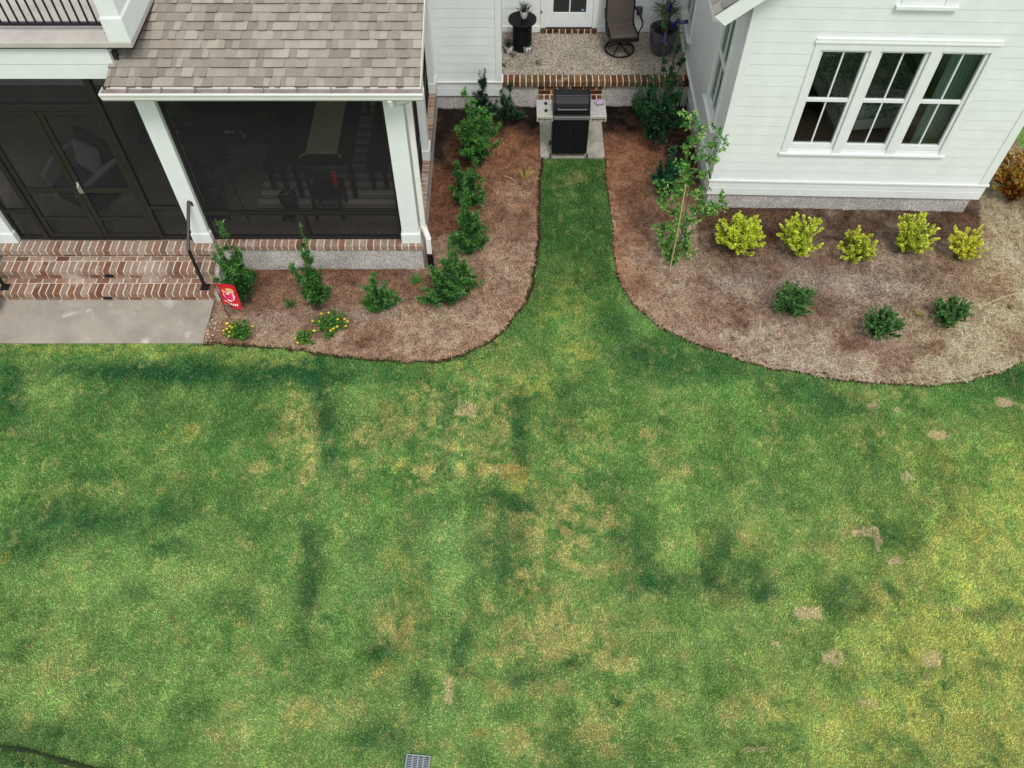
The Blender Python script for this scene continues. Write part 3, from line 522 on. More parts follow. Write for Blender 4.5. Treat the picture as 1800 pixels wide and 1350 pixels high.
m = MB(); m.box(-4.715, -4.46, 8.87, 9.76, 3.90, 4.2); m.box(-4.708, -4.468, 8.877, 9.755, 4.2, 4.215); m.build('pier_base', WHITE2, pier, bevel=.006)

# ---------------------------------------------------------------- brick steps
steps = thing('brick_steps', (-6, 8.5, 0), 'three low brick steps with pale mortar below the screen doors', 'steps')
SP = lambda mb, name, m_, **k: shift(mb.build(name, m_, steps, **k), steps)
SX0, SX1 = -7.70, -4.44
m = MB(); N_ = 31
# riser under coping, tread 1 (z .37), riser, tread 2 (z .185), riser
brick_row(m, SX0, SX1, 8.80, 8.875, .388, .455, 16, pale=.5, off=.5)
brick_row(m, SX0, SX1, 8.725, 8.82, .30, .375, 16, pale=.35); brick_row(m, SX0, SX1, 8.51, 8.72, .29, .375, N_, pale=.25); brick_row(m, SX0, SX1, 8.525, 8.61, .20, .28, 16, pale=.3, off=.5)
brick_row(m, SX0, SX1, 8.445, 8.54, .115, .19, 16, pale=.35); brick_row(m, SX0, SX1, 8.23, 8.44, .105, .19, N_, pale=.2); brick_row(m, SX0, SX1, 8.245, 8.33, .035, .095, 16, pale=.25, off=.5)
bt = SP(m, 'treads', BRICK, bevel=.006)
m = MB(); m.box(SX0 + .004, SX1 - .004, 8.807, 8.9, .02, .46); m.box(SX0 + .004, SX1 - .004, 8.534, 8.807, .02, .370); m.box(SX0 + .004, SX1 - .004, 8.518, 8.534, .294, .368); m.box(SX0 + .004, SX1 - .004, 8.252, 8.534, .02, .185); m.box(SX0 + .004, SX1 - .004, 8.237, 8.252, .11, .183); SP(m, 'mortar', MORTAR)
m = MB(); m.box(-4.438, -4.38, 8.235, 8.86, -.02, .17); m.prism([(8.48, .17), (8.86, .17), (8.86, .44), (8.78, .44), (8.78, .36), (8.48, .36)], 'x', -4.438, -4.38); SP(m, 'side_wall', TABBY)
for k, (x, y, z) in enumerate(((-6.05, 8.507, .285), (-6.07, 8.227, .10))):
    m = MB(); m.obox((x, y, z), (.12, .022, .045)); m.obox((x, y - .012, z), (.09, .006, .025)); SP(m, 'step_light', BLACK, bevel=.004)
# handrails
def handrail(x, label, top_x):
    t = thing('handrail', (x, 8.3, .19), label, 'handrail', 'handrails of the brick steps')
    m = MB(); m.obox((x, 8.36, .197), (.13, .13, .012)); m.obox((x, 8.36, .207), (.07, .07, .012)); shift(m.build('base_plate', IRON, t, bevel=.003), t)
    m = MB(); m.box(x - .02, x + .02, 8.34, 8.38, .205, 1.0); shift(m.build('post', IRON, t, bevel=.004), t)
    m = MB(); m.tube([(x, 8.34, .985), (x, 8.36, 1.0), (x, 8.90, 1.37), (x + .0, 8.925, 1.385), (x + .035, 8.93, 1.37), (x + .035, 8.93, 1.31)], .024, 10); shift(m.build('grip', mat('grip_metal', (.06, .055, .065), .4, .3), t, smooth=True), t)
handrail(-4.60, 'black metal handrail at the right end of the brick steps', 0); handrail(-7.60, 'black metal handrail cut by the left edge of the photo, beside the brick steps', 0)

# ---------------------------------------------------------------- house: middle part and rear porch
house = thing('house', (0, 13, 0), 'white lap sided house body with a raised pebble porch and glazed door', 'house')
HP = lambda mb, name, m_, **k: shift(mb.build(name, m_, house, **k), house)
HX0, HX1, HY = -1.40, -.185, 12.80
m = MB(); m.box(HX0, HX1 + .0, HY + .03, HY + .2, -.05, .329); HP(m, 'foundation', TABBY)
m = MB(); m.box(HX0 - .005, HX1 + .012, HY - .01, HY + .2, .33, .605); m.box(HX0 - .008, HX1 + .03, HY - .035, HY + .2, .606, .635); m.box(HX0 - .005, HX1 + .014, HY - .014, HY + .2, .475, .48); HP(m, 'skirt_board', WHITE2, bevel=.004)
m = MB(); siding(m, lambda z: HX0 + .09, lambda z: HX1 - .10, .64, 4.6, HY); m.box(HX0, HX1 - .05, HY + .035, HY + .2, .34, 4.6); HP(m, 'siding', SIDE)
m = MB(); m.box(HX0 - .01, HX0 + .09, HY - .022, HY + .06, .636, 4.6); HP(m, 'corner_board', WHITE2, bevel=.004)
m = MB(); m.box(HX1 - .10, HX1 + .008, HY - .022, HY + .1, .636, 4.6); HP(m, 'corner_board', WHITE2, bevel=.004)
m = MB(); m.box(HX1 - .04, HX1 - .002, HY + .1, 14.37, .3, 4.6); HP(m, 'side_wall', WHITE)
# rear porch floor
m = MB(); m.box(HX1 + .0, 3.16, 13.03, 14.40, .3, .597); HP(m, 'porch_floor', PEBBLE)
m = MB(); m.box(HX1 + .0, 3.16, 12.875, 13.02, -.05, .50); HP(m, 'porch_foundation', TABBY)
BRC = [(140, 92, 62), (128, 82, 56), (150, 112, 72), (118, 72, 50), (132, 104, 70)]
m = MB(); brick_row(m, HX1 + .005, 3.15, 12.815, 13.03, .50, .60, 31, dark=.78); ed = HP(m, 'brick_edging', BRICK, bevel=.006)
m = MB(); m.box(HX1 + .008, 3.15, 12.822, 13.025, .502, .592); m.build('mortar', MORTAR, ed); ed.children[0].matrix_parent_inverse = Matrix.Identity(4)
m = MB(); brick_row(m, .47, 1.62, 12.845, 12.872, .415, .49, 5, dark=.6, off=.5); brick_row(m, .47, 1.62, 12.845, 12.872, .325, .405, 5, dark=.7); brick_row(m, .47, 1.62, 12.655, 12.845, .24, .315, 11, dark=.7); brick_row(m, .47, 1.62, 12.665, 12.75, .155, .23, 5, dark=.6, off=.5); brick_row(m, .47, 1.62, 12.665, 12.75, .04, .145, 5, dark=.6)
st = HP(m, 'brick_step', BRICK, bevel=.006)
m = MB(); m.box(.474, 1.616, 12.852, 12.874, .2, .495); m.box(.474, 1.616, 12.672, 12.874, .0, .308); m.build('mortar', MORTAR, st)
# rear wall with door
WY = 14.37; DX0, DX1 = .626, 1.486
m = MB(); siding(m, lambda z: HX1, lambda z: 3.16, .72, 4.6, WY, holes=[(DX0 - .1, DX1 + .1, .3, 2.85)]); m.box(HX1, DX0 - .1, WY + .035, WY + .2, .6, 4.6); m.box(DX1 + .1, 3.16, WY + .035, WY + .2, .6, 4.6); m.box(DX0 - .1, DX1 + .1, WY + .035, WY + .2, 2.85, 4.6); HP(m, 'rear_siding', WHITE)
m = MB(); m.box(HX1, DX0 - .102, WY - .03, WY + .03, .60, .72); HP(m, 'base_board', WHITE2, bevel=.004)
m = MB(); m.box(DX1 + .102, 3.155, WY - .03, WY + .03, .60, .72); HP(m, 'base_board', WHITE2, bevel=.004)
m = MB(); m.box(DX0 - .1, DX0 - .003, WY - .035, WY + .06, .684, 2.85); HP(m, 'door_casing', WHITE2, bevel=.004)
m = MB(); m.box(DX1 + .003, DX1 + .1, WY - .035, WY + .06, .684, 2.85); HP(m, 'door_casing', WHITE2, bevel=.004)
m = MB(); brick_row(m, DX0 - .1, DX1 + .1, WY - .08, WY + .03, .60, .68, 9, dark=.5); sb = HP(m, 'door_sill', BRICK, bevel=.005); m = MB(); m.box(DX0 - .095, DX1 + .095, WY - .074, WY + .03, .60, .672); m.build('mortar', MORTAR, sb)
m = MB(); gx0, gx1, gz0 = .755, 1.355, .975; dy0, dy1 = WY - .01, WY + .035
m.box(DX0, gx0, dy0, dy1, .69, 2.82); m.box(gx1, DX1, dy0, dy1, .69, 2.82); m.box(gx0, gx1, dy0, dy1, .69, gz0); m.box(gx0, gx1, dy0, dy1, 2.6, 2.82); m.box(1.045, 1.067, dy0 + .004, dy1, gz0, 2.6); dr = HP(m, 'door', PAINTED, bevel=.003)
m = MB(); m.box(gx0, gx1, WY + .012, WY + .016, gz0, 2.6); m.build('door_glass', mat('dark_glass', (.02, .022, .024), .08, 0, .6), dr)
m = MB(); m.box(gx1 - .085, gx1 - .035, WY + .009, WY + .012, gz0 + .03, gz0 + .06); m.build('sticker', mat('blue_sticker', tuple(lin((120, 150, 200))), .5), dr)
m = MB(); m.box(DX0, DX1, WY - .05, WY + .03, .676, .688); m.build('threshold', BRONZE, dr)
m = MB(); m.obox((2.334, WY - .035, 1.03), (.10, .05, .16)); m.obox((2.334, WY - .065, 1.03), (.07, .02, .10)); HP(m, 'outlet_cover', mat('grey_plastic', (.06, .06, .065), .5), bevel=.01)
# low windows' trim dot beside the door
m = MB(); m.obox((.54, WY - .025, 1.0), (.03, .02, .05)); HP(m, 'door_latch_plate', STEEL)

# ---------------------------------------------------------------- right wing
WX, WYF = 3.15, 10.236; RZ = R(-1.7)
wing = thing('house_wing', (WX, WYF, 0), 'white gabled wing with a triple window, grey shingle eave and tabby base', 'house wing')
def WF(mb, name, m_, par=None, **k): return mb.build(name, m_, par or wing, rz=(0 if par else RZ), **k)      # front wall frame
def WS(mb, name, m_, par=None, **k):
    o = mb.build(name, m_, par or wing, **k); return o
WL = 4.335; GS = .81; gz0_ = 3.92
ridge_x = WL / 2
xl = lambda z: 0.06 if z < gz0_ + .1 else (z - gz0_ - .05) / GS + .0
xr = lambda z: WL - xl(z)
HOLE = (1.00, 3.35, 1.27, 2.98)
m = MB(); m.box(.03, WL - .10, .03, .2, -.05, .335); WF(m, 'foundation', TABBY)
m = MB(); m.box(.03, .05, .05, 4.2, -.05, .335); WS(m, 'foundation', TABBY)
m = MB(); m.box(-.01, WL + .01, -.012, .2, .34, .62); m.box(-.03, WL + .03, -.035, .2, .621, .655); m.box(-.008, WL + .008, -.016, .2, .475, .48); WF(m, 'skirt_board', WHITE2, bevel=.004)
m = MB(); m.box(-.012, .1, -.005, 4.2, .34, .62); m.box(-.035, .1, -.02, 4.2, .621, .655); WS(m, 'skirt_board', WHITE2, bevel=.004)
m = MB(); siding(m, lambda z: max(.08, xl(z)), lambda z: min(WL - .10, xr(z)), .66, 5.4, 0, holes=[HOLE, (1.95, 2.45, 3.62, 4.9)]); 
m.box(.03, HOLE[0], .035, .16, .34, 3.5); m.box(HOLE[1], WL - .05, .035, .16, .34, 3.5); m.box(HOLE[0], HOLE[1], .035, .16, .34, HOLE[2]); m.box(HOLE[0], HOLE[1], .035, .16, HOLE[3], 3.5)
m.prism([(.05, 3.501), (WL - .05, 3.501), (WL - .05, 3.85), (ridge_x, 3.82 + ridge_x * GS), (.05, 3.85)], 'y', .035, .16); WF(m, 'siding', SIDE)
m = MB(); m.box(-.005, .10, -.022, .06, .656, 3.86); WF(m, 'corner_board', WHITE2, bevel=.004)
m = MB(); m.box(WL - .13, WL + .005, -.022, .06, .656, 3.86); WF(m, 'corner_board', WHITE2, bevel=.004)
m = MB(); m.box(.002, .10, .062, .17, .656, 3.5); WS(m, 'corner_board', WHITE2)
# triple window
m = MB(); TX0, TX1, TZ0, TZ1 = .945, 3.405, 1.19, 3.05; yf = -.03
GX = [(1.085, 1.675), (1.895, 2.48), (2.71, 3.285)]; GZ0, GZ1, MZ = 1.36, 2.90, 2.125
m.box(TX0, GX[0][0] - .045, yf, .06, TZ0 + .03, TZ1); m.box(GX[2][1] + .045, TX1, yf, .06, TZ0 + .03, TZ1)
for a, b_ in ((GX[0][1], GX[1][0]), (GX[1][1], GX[2][0])): m.box(a + .045, b_ - .045, yf, .06, TZ0 + .03, TZ1)
for a, b_ in GX: m.box(a - .045, b_ + .045, yf, .06, GZ1 + .045, TZ1); 
tw = WF(m, 'window_casing', WHITE2, bevel=.004)
m = MB(); m.box(TX0 - .02, TX1 + .02, -.05, .06, TZ0 - .012, TZ0 + .028); m.build('sill', WHITE2, tw, bevel=.005)
m = MB(); m.box(TX0 - .02, TX1 + .02, -.045, .06, TZ1 + .002, TZ1 + .035); m.box(TX0 - .01, TX1 + .01, -.036, .06, TZ1 + .035, TZ1 + .075); m.build('head_cap', WHITE2, tw, bevel=.005)
def sash_window(a, b_, z0, z1, zm, par, fn, y_in=.02):
    m = MB(); t = .043
    m.box(a - t, a, -.012 + y_in, .07, z0 - t * 1.9, z1 + t); m.box(b_, b_ + t, -.012 + y_in, .07, z0 - t * 1.9, z1 + t); m.box(a, b_, -.012 + y_in, .07, z1, z1 + t); m.box(a, b_, -.012 + y_in, .07, z0 - t * 1.9, z0)
    m.box(a, b_, -.004 + y_in, .06, zm - .027, zm + .027); c = (a + b_) / 2; m.box(c - .011, c + .011, .008 + y_in, .055, zm + .027, z1); m.box(c - .011, c + .011, .012 + y_in, .055, z0, zm - .027)
    o = fn(m, 'window', WHITE2, None, bevel=.003); return o
for a, b_ in GX:
    o = sash_window(a, b_, GZ0, GZ1, MZ, None, lambda mb, n, m_, p, **k: WF(mb, n, m_, None, **k))
    m = MB(); m.box(a, b_, .046, .050, GZ0, GZ1); m.build('pane', GLASS, o)
# gable window, only its sill and lower frame show
m = MB(); m.box(1.86, 1.98, -.03, .05, 3.61, 4.9); m.box(2.42, 2.56, -.03, .05, 3.61, 4.9); m.box(1.80, 2.60, -.07, .05, 3.56, 3.608); m.box(1.98, 2.42, -.015, .05, 3.61, 3.68)
o = WF(m, 'window', WHITE2, bevel=.004); m = MB(); m.box(1.98, 2.42, .02, .024, 3.68, 4.9); m.build('pane', mat('gable_glass', (.03, .035, .035), .06, 0, .6), o)
# side wall facing the court
SW = (.62, 1.20, 1.33, 2.93)          # y0 y1 z0 z1 of the big side window glass (wing coordinates)
SW2 = (3.30, 4.00, 1.13, 2.6)
m = MB()
def wallpiece(y0, y1, z0, z1): m.box(.002, .14, y0, y1, z0, z1)
wallpiece(.172, 4.2, 3.51, 3.86); wallpiece(.172, SW[0] - .05, .62, 3.5); wallpiece(SW[1] + .05, SW2[0] - .05, .62, 3.5); wallpiece(SW2[1] + .05, 4.2, .62, 3.5)
wallpiece(SW[0] - .05, SW[1] + .05, .62, SW[2] - .05); wallpiece(SW[0] - .05, SW[1] + .05, SW[3] + .05, 3.5); wallpiece(SW2[0] - .05, SW2[1] + .05, .62, SW2[2] - .05); wallpiece(SW2[0] - .05, SW2[1] + .05, SW2[3] + .05, 3.5)
WS(m, 'side_wall', WHITE)
for (y0, y1, z0, z1) in (SW, SW2):
    m = MB(); t = .05
    m.box(-.028, .03, y0 - .15, y0 - t, z0 - .12, z1 + .15); m.box(-.028, .03, y1 + t, y1 + .15, z0 - .12, z1 + .15); m.box(-.028, .03, y0 - t, y1 + t, z1 + t, z1 + .15); m.box(-.06, .03, y0 - .18, y1 + .18, z0 - .15, z0 - .115)
    m.box(-.006, .06, y0 - t, y0, z0 - .1, z1 + t); m.box(-.006, .06, y1, y1 + t, z0 - .1, z1 + t); m.box(-.006, .06, y0, y1, z0 - .1, z0); m.box(-.006, .06, y0, y1, z1, z1 + t); zm = (z0 + z1) / 2; m.box(0, .05, y0, y1, zm - .027, zm + .027); c = (y0 + y1) / 2; m.box(.006, .05, c - .011, c + .011, z0, zm - .028); m.box(.006, .05, c - .011, c + .011, zm + .028, z1)
    o = WS(m, 'window', WHITE2, bevel=.003); m = MB(); m.box(.028, .032, y0, y1, z0, z1); m.build('pane', GLASS, o)
# right, rear walls and roof
m = MB(); m.box(WL - .15, WL - .02, .1, 4.2, -.05, 3.5); WS(m, 'east_wall', SIDE)
m = MB(); RXL = -.59; zE = 3.61; half = ridge_x - RXL; Ls = half / math.cos(math.atan(GS)); ct_, st_ = math.cos(math.atan(GS)), math.sin(math.atan(GS))
RY0, RY1 = -.36, 6.
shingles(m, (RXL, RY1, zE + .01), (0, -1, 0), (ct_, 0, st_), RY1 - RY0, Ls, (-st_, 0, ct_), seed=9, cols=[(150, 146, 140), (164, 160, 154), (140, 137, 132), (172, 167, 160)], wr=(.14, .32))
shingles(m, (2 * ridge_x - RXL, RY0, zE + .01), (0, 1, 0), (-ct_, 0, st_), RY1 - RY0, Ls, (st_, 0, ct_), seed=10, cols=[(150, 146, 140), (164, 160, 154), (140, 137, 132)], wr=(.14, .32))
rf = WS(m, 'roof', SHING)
m = MB(); t_ = .16; zr = zE + half * GS
for s in (0, 1):
    X_ = lambda x: x if s == 0 else 2 * ridge_x - x
    m.prism([(X_(RXL + .01), zE - .005), (X_(-.42), zE - .135), (X_(ridge_x), zr - .27), (X_(ridge_x), zr - .01)], 'y', RY0 + .015, RY0 + .045)
m.build('rake_board', WHITE2, rf, bevel=.004)
m = MB(); 
for s in (0, 1):
    X_ = lambda x: x if s == 0 else 2 * ridge_x - x
    m.prism([(X_(RXL + .01), zE - .04), (X_(RXL + .01), zE), (X_(ridge_x), zr - .004), (X_(ridge_x), zr - .05)], 'y', RY0 + .065, RY1)
m.prism([(RXL + .02, zE - .02), (RXL + .02, zE - .09), (-.42, zE - .14), (-.01, zE + .19), (-.01, zE + .23)], 'y', RY0 + .065, RY1); m.build('soffit', WHITE2, rf)
# bedroom behind the windows
m = MB(); m.box(.16, WL - .16, .17, 3.9, .5, .55); m.build; WS(m, 'room_floor', mat('room_floor', (.06, .035, .025), .6, noise=.3))
m = MB(); m.box(.145, WL - .155, 3.91, 3.95, .55, 3.4); m.box(.145, WL - .155, .17, 3.9, 3.41, 3.44); WS(m, 'room_wall', mat('room_paint', (.22, .24, .22), .9, noise=.2))
# curtain
m = MB(); pts = []
for k in range(33): pts.append((3.02 + k * .012, .24 + .025 * math.sin(k * 1.3)))
for k in range(32): m.add([(pts[k][0], pts[k][1], .62), (pts[k + 1][0], pts[k + 1][1], .62), (pts[k + 1][0], pts[k + 1][1], 3.1), (pts[k][0], pts[k][1], 3.1)], [(0, 1, 2, 3)])
cur = WS(m, 'curtain', mat('teal_curtain', tuple(lin((168, 190, 182), .8)), .9), smooth=True)
bed_t = thing('bed', (WX + 2.85, WYF + 2.1, .55), 'bed with a grey green leaf patterned quilt and pale skirt behind the triple window', 'bed')
qm = bpy.data.materials.new('quilt'); qm.use_nodes = True; n = qm.node_tree.nodes; l = qm.node_tree.links; tc = n.new('ShaderNodeTexCoord'); no = n.new('ShaderNodeTexNoise'); no.inputs['Scale'].default_value = 16; no.inputs['Detail'].default_value = 3; no.inputs['Distortion'].default_value = 2.2
cr = n.new('ShaderNodeValToRGB'); cr.color_ramp.elements[0].position = .46; cr.color_ramp.elements[0].color = (.16, .20, .18, 1); cr.color_ramp.elements[1].position = .52; cr.color_ramp.elements[1].color = (.72, .80, .74, 1)
l.new(tc.outputs['Object'], no.inputs['Vector']); l.new(no.outputs[0], cr.inputs[0]); l.new(cr.outputs[0], n['Principled BSDF'].inputs['Base Color'])
for a_ in (-.6, .6):
    for b_ in (-.8, .8): m = MB(); m.obox((a_, b_, .1), (.08, .08, .2)); m.build('leg', WOODD, bed_t)
m = MB(); m.obox((0, 0, .46), (1.5, 1.9, .24)); m.build('quilt', qm, bed_t, bevel=.06)
m = MB(); m.obox((0, 0, .25), (1.47, 1.87, .20)); m.build('bed_skirt', mat('linen', (.75, .78, .80), .9), bed_t, bevel=.02)
for x in (-.38, .38):
    m = MB(); m.obox((x, .70, .60), (.62, .40, .16), (.25, 0, 0)); m.build('pillow', qm, bed_t, bevel=.07)
m = MB(); m.obox((0, 1.0, .55), (1.56, .06, 1.0)); m.build('headboard', WOODD, bed_t, bevel=.02)
bed_t.rotation_euler.z = R(6)

# ================================================================ PLANTS
def leafmesh(P, Dr, L, W, cols, name, parent):
    """diamond leaves: P base points, Dr unit directions"""
    n = len(P); up = RNG.normal(size=(n, 3)) * .5 + np.array([0, 0, 1.]); s = np.cross(Dr, up); s /= (np.linalg.norm(s, axis=1)[:, None] + 1e-9); nn = np.cross(s, Dr)
    mid = P + Dr * (L * .5)[:, None] + nn * (L * .08)[:, None]; V = np.empty((n, 4, 3)); V[:, 0] = P; V[:, 1] = mid + s * (W / 2)[:, None]; V[:, 2] = P + Dr * L[:, None] - nn * (L * .05)[:, None]; V[:, 3] = mid - s * (W / 2)[:, None]
    return npmesh(name, V.reshape(-1, 3), np.arange(4 * n).reshape(n, 4), cols, LEAFM, parent)
def unit(v): return v / (np.linalg.norm(v, axis=-1, keepdims=True) + 1e-9)
def shrub(name, x, y, h, r, label, cat, group, dark, mid, light, nb=22, lpb=60, ll=.05, lw=.014, upr=.6, lean=(0, 0), spread=.75, flowers=0, z0=.02, stake=False, seed=0, bare=.25, tipc=None, tip=.8, base_r=.03, dens=1., size=1., spikes=0, sk=1.4):
    lpb = lpb * dens; r = r * size; h = h * (1 + (size - 1) * .4)
    rg = np.random.default_rng(seed + 100); t = thing(name, (x, y, 0), label, cat, group); sm = MB(); Ps, Ds, Cs, Ls, Ws = [], [], [], [], []; FL = []
    for i in range(nb):
        a = rg.uniform(0, 2 * np.pi); rr = r * np.sqrt(rg.uniform(.0, 1)); hh = h * (1 - (1 - upr) * (rr / r) ** 2 * rg.uniform(.6, 1)) * rg.uniform(.55, 1)
        spk = i < spikes
        if spk: rr = r * rg.uniform(.15, .6); hh = h * sk * rg.uniform(.8, 1.05)
        p0 = np.array([rg.normal(0, base_r), rg.normal(0, base_r), z0]); p3 = np.array([rr * np.cos(a) + lean[0] * hh, rr * np.sin(a) + lean[1] * hh, hh]); p1 = p0 + np.array([(p3[0]) * .25, p3[1] * .25, hh * .45])
        ts = np.linspace(0, 1, 9)[:, None]; B = (1 - ts) ** 2 * p0 + 2 * ts * (1 - ts) * p1 + ts ** 2 * p3; B[1:-1] += rg.normal(0, r * .03, (7, 3))
        sm.tube([tuple(q) for q in B], .007 * (h ** .5), 4, None, .002)
        # side twigs
        for k in range(4):
            tb = rg.uniform(bare, .95) if not spk else rg.uniform(.45, .97); pb = (1 - tb) ** 2 * p0 + 2 * tb * (1 - tb) * p1 + tb ** 2 * p3; tl = (.45 if spk else 1) * r * spread * rg.uniform(.15, .45) * (1.2 - tb * .4); aa = rg.uniform(0, 2 * np.pi)
            td = unit(np.array([np.cos(aa), np.sin(aa), rg.uniform(.1, 1.2)])); m_ = max(6, int(lpb / 3)); tt = rg.uniform(0, 1, m_); pts = pb + np.outer(tt * tl, td)
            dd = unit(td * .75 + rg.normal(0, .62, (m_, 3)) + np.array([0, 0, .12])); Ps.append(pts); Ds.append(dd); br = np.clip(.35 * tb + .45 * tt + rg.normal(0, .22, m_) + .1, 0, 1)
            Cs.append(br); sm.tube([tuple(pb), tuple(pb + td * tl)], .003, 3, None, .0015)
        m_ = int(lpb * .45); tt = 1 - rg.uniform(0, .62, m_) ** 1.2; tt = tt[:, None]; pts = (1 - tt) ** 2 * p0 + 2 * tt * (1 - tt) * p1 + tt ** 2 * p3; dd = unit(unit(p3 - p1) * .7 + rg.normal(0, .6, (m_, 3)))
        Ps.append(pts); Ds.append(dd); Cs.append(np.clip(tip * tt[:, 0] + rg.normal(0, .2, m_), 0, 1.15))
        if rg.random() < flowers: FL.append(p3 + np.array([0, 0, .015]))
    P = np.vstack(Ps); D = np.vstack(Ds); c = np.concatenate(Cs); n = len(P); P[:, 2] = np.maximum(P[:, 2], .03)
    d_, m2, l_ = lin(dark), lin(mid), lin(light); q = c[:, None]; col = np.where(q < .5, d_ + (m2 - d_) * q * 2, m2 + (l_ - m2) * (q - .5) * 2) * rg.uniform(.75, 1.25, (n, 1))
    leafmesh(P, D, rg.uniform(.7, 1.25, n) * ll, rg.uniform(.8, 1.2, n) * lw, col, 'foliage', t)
    sm.build('stems', BARK, t)
    for q in FL:
        fm = MB(); 
        for k in range(6):
            a = k * math.pi / 3; d1 = Vector((math.cos(a), math.sin(a), .25)); s1 = Vector((-math.sin(a), math.cos(a), 0)); c0 = Vector(q)
            fm.add([c0, c0 + d1 * .012 + s1 * .007, c0 + d1 * .021, c0 + d1 * .012 - s1 * .007], [(0, 1, 2, 3)])
        fm.lathe([(.007, 0), (.005, .006), (.001, .008)], tuple(q), 8); fm.build('flower', FLOW, t)
    return t
FLOW = mat('yellow_petals', (.80, .55, .04), .6)
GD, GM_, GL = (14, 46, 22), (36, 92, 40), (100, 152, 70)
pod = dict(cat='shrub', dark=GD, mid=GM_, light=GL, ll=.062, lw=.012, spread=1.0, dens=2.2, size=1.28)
gp = 'dark green needle leaved shrubs along the left porch'
def at(u, v): p = G(u, v); return p[0], p[1]
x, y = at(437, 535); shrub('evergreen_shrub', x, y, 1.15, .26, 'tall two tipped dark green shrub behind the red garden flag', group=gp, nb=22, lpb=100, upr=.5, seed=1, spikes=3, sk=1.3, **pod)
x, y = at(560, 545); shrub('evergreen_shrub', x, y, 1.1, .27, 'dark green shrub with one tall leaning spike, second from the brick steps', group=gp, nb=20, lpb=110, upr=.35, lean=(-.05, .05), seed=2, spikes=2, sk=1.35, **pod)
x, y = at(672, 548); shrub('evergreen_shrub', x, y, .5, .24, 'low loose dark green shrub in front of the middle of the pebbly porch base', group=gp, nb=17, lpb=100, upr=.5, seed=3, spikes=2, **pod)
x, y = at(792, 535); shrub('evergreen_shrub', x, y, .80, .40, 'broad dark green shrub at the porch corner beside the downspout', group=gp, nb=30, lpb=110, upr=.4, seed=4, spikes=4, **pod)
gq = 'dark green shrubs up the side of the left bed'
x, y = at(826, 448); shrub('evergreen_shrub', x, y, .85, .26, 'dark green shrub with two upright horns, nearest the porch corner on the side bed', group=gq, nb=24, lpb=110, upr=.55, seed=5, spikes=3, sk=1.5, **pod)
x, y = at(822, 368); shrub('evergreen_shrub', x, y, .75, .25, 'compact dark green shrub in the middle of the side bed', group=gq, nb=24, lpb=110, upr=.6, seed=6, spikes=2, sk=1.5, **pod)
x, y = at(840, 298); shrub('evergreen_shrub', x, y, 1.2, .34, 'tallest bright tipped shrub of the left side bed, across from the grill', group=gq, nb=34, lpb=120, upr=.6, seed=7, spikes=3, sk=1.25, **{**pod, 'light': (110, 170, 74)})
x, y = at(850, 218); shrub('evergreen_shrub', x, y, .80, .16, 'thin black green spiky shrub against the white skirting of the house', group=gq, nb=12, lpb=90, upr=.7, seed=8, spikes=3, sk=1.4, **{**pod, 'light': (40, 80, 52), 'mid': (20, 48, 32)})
x, y = at(893, 215); shrub('evergreen_shrub', x, y, .48, .26, 'low loose feathery shrub left of the brick step', group=gq, nb=10, lpb=60, upr=.4, seed=9, spikes=3, sk=1.5, **{**pod, 'light': (50, 100, 62), 'mid': (20, 52, 34)})
gr_ = 'dark green shrubs of the right bed by the grill'
x, y = at(1150, 268); shrub('evergreen_shrub', x, y, 1.7, .38, 'tall dark multi stemmed shrub right of the grill reaching over the brick edging', group=gr_, nb=30, lpb=120, upr=.62, seed=10, spikes=4, sk=1.3, lean=(-.03, 0), **{**pod, 'light': (64, 126, 66), 'mid': (18, 58, 36)})
x, y = at(1128, 218); shrub('evergreen_shrub', x, y, .6, .3, 'low dark shrub close behind the right grill shelf', group=gr_, nb=12, lpb=80, upr=.5, seed=11, **{**pod, 'light': (28, 66, 40), 'mid': (14, 40, 28)})
x, y = at(1166, 350); shrub('evergreen_shrub', x, y, .72, .24, 'short blue green shrub left of the bamboo stake', group=gr_, nb=24, lpb=120, upr=.6, seed=12, spikes=2, sk=1.4, **{**pod, 'light': (42, 106, 64), 'mid': (20, 70, 44)})
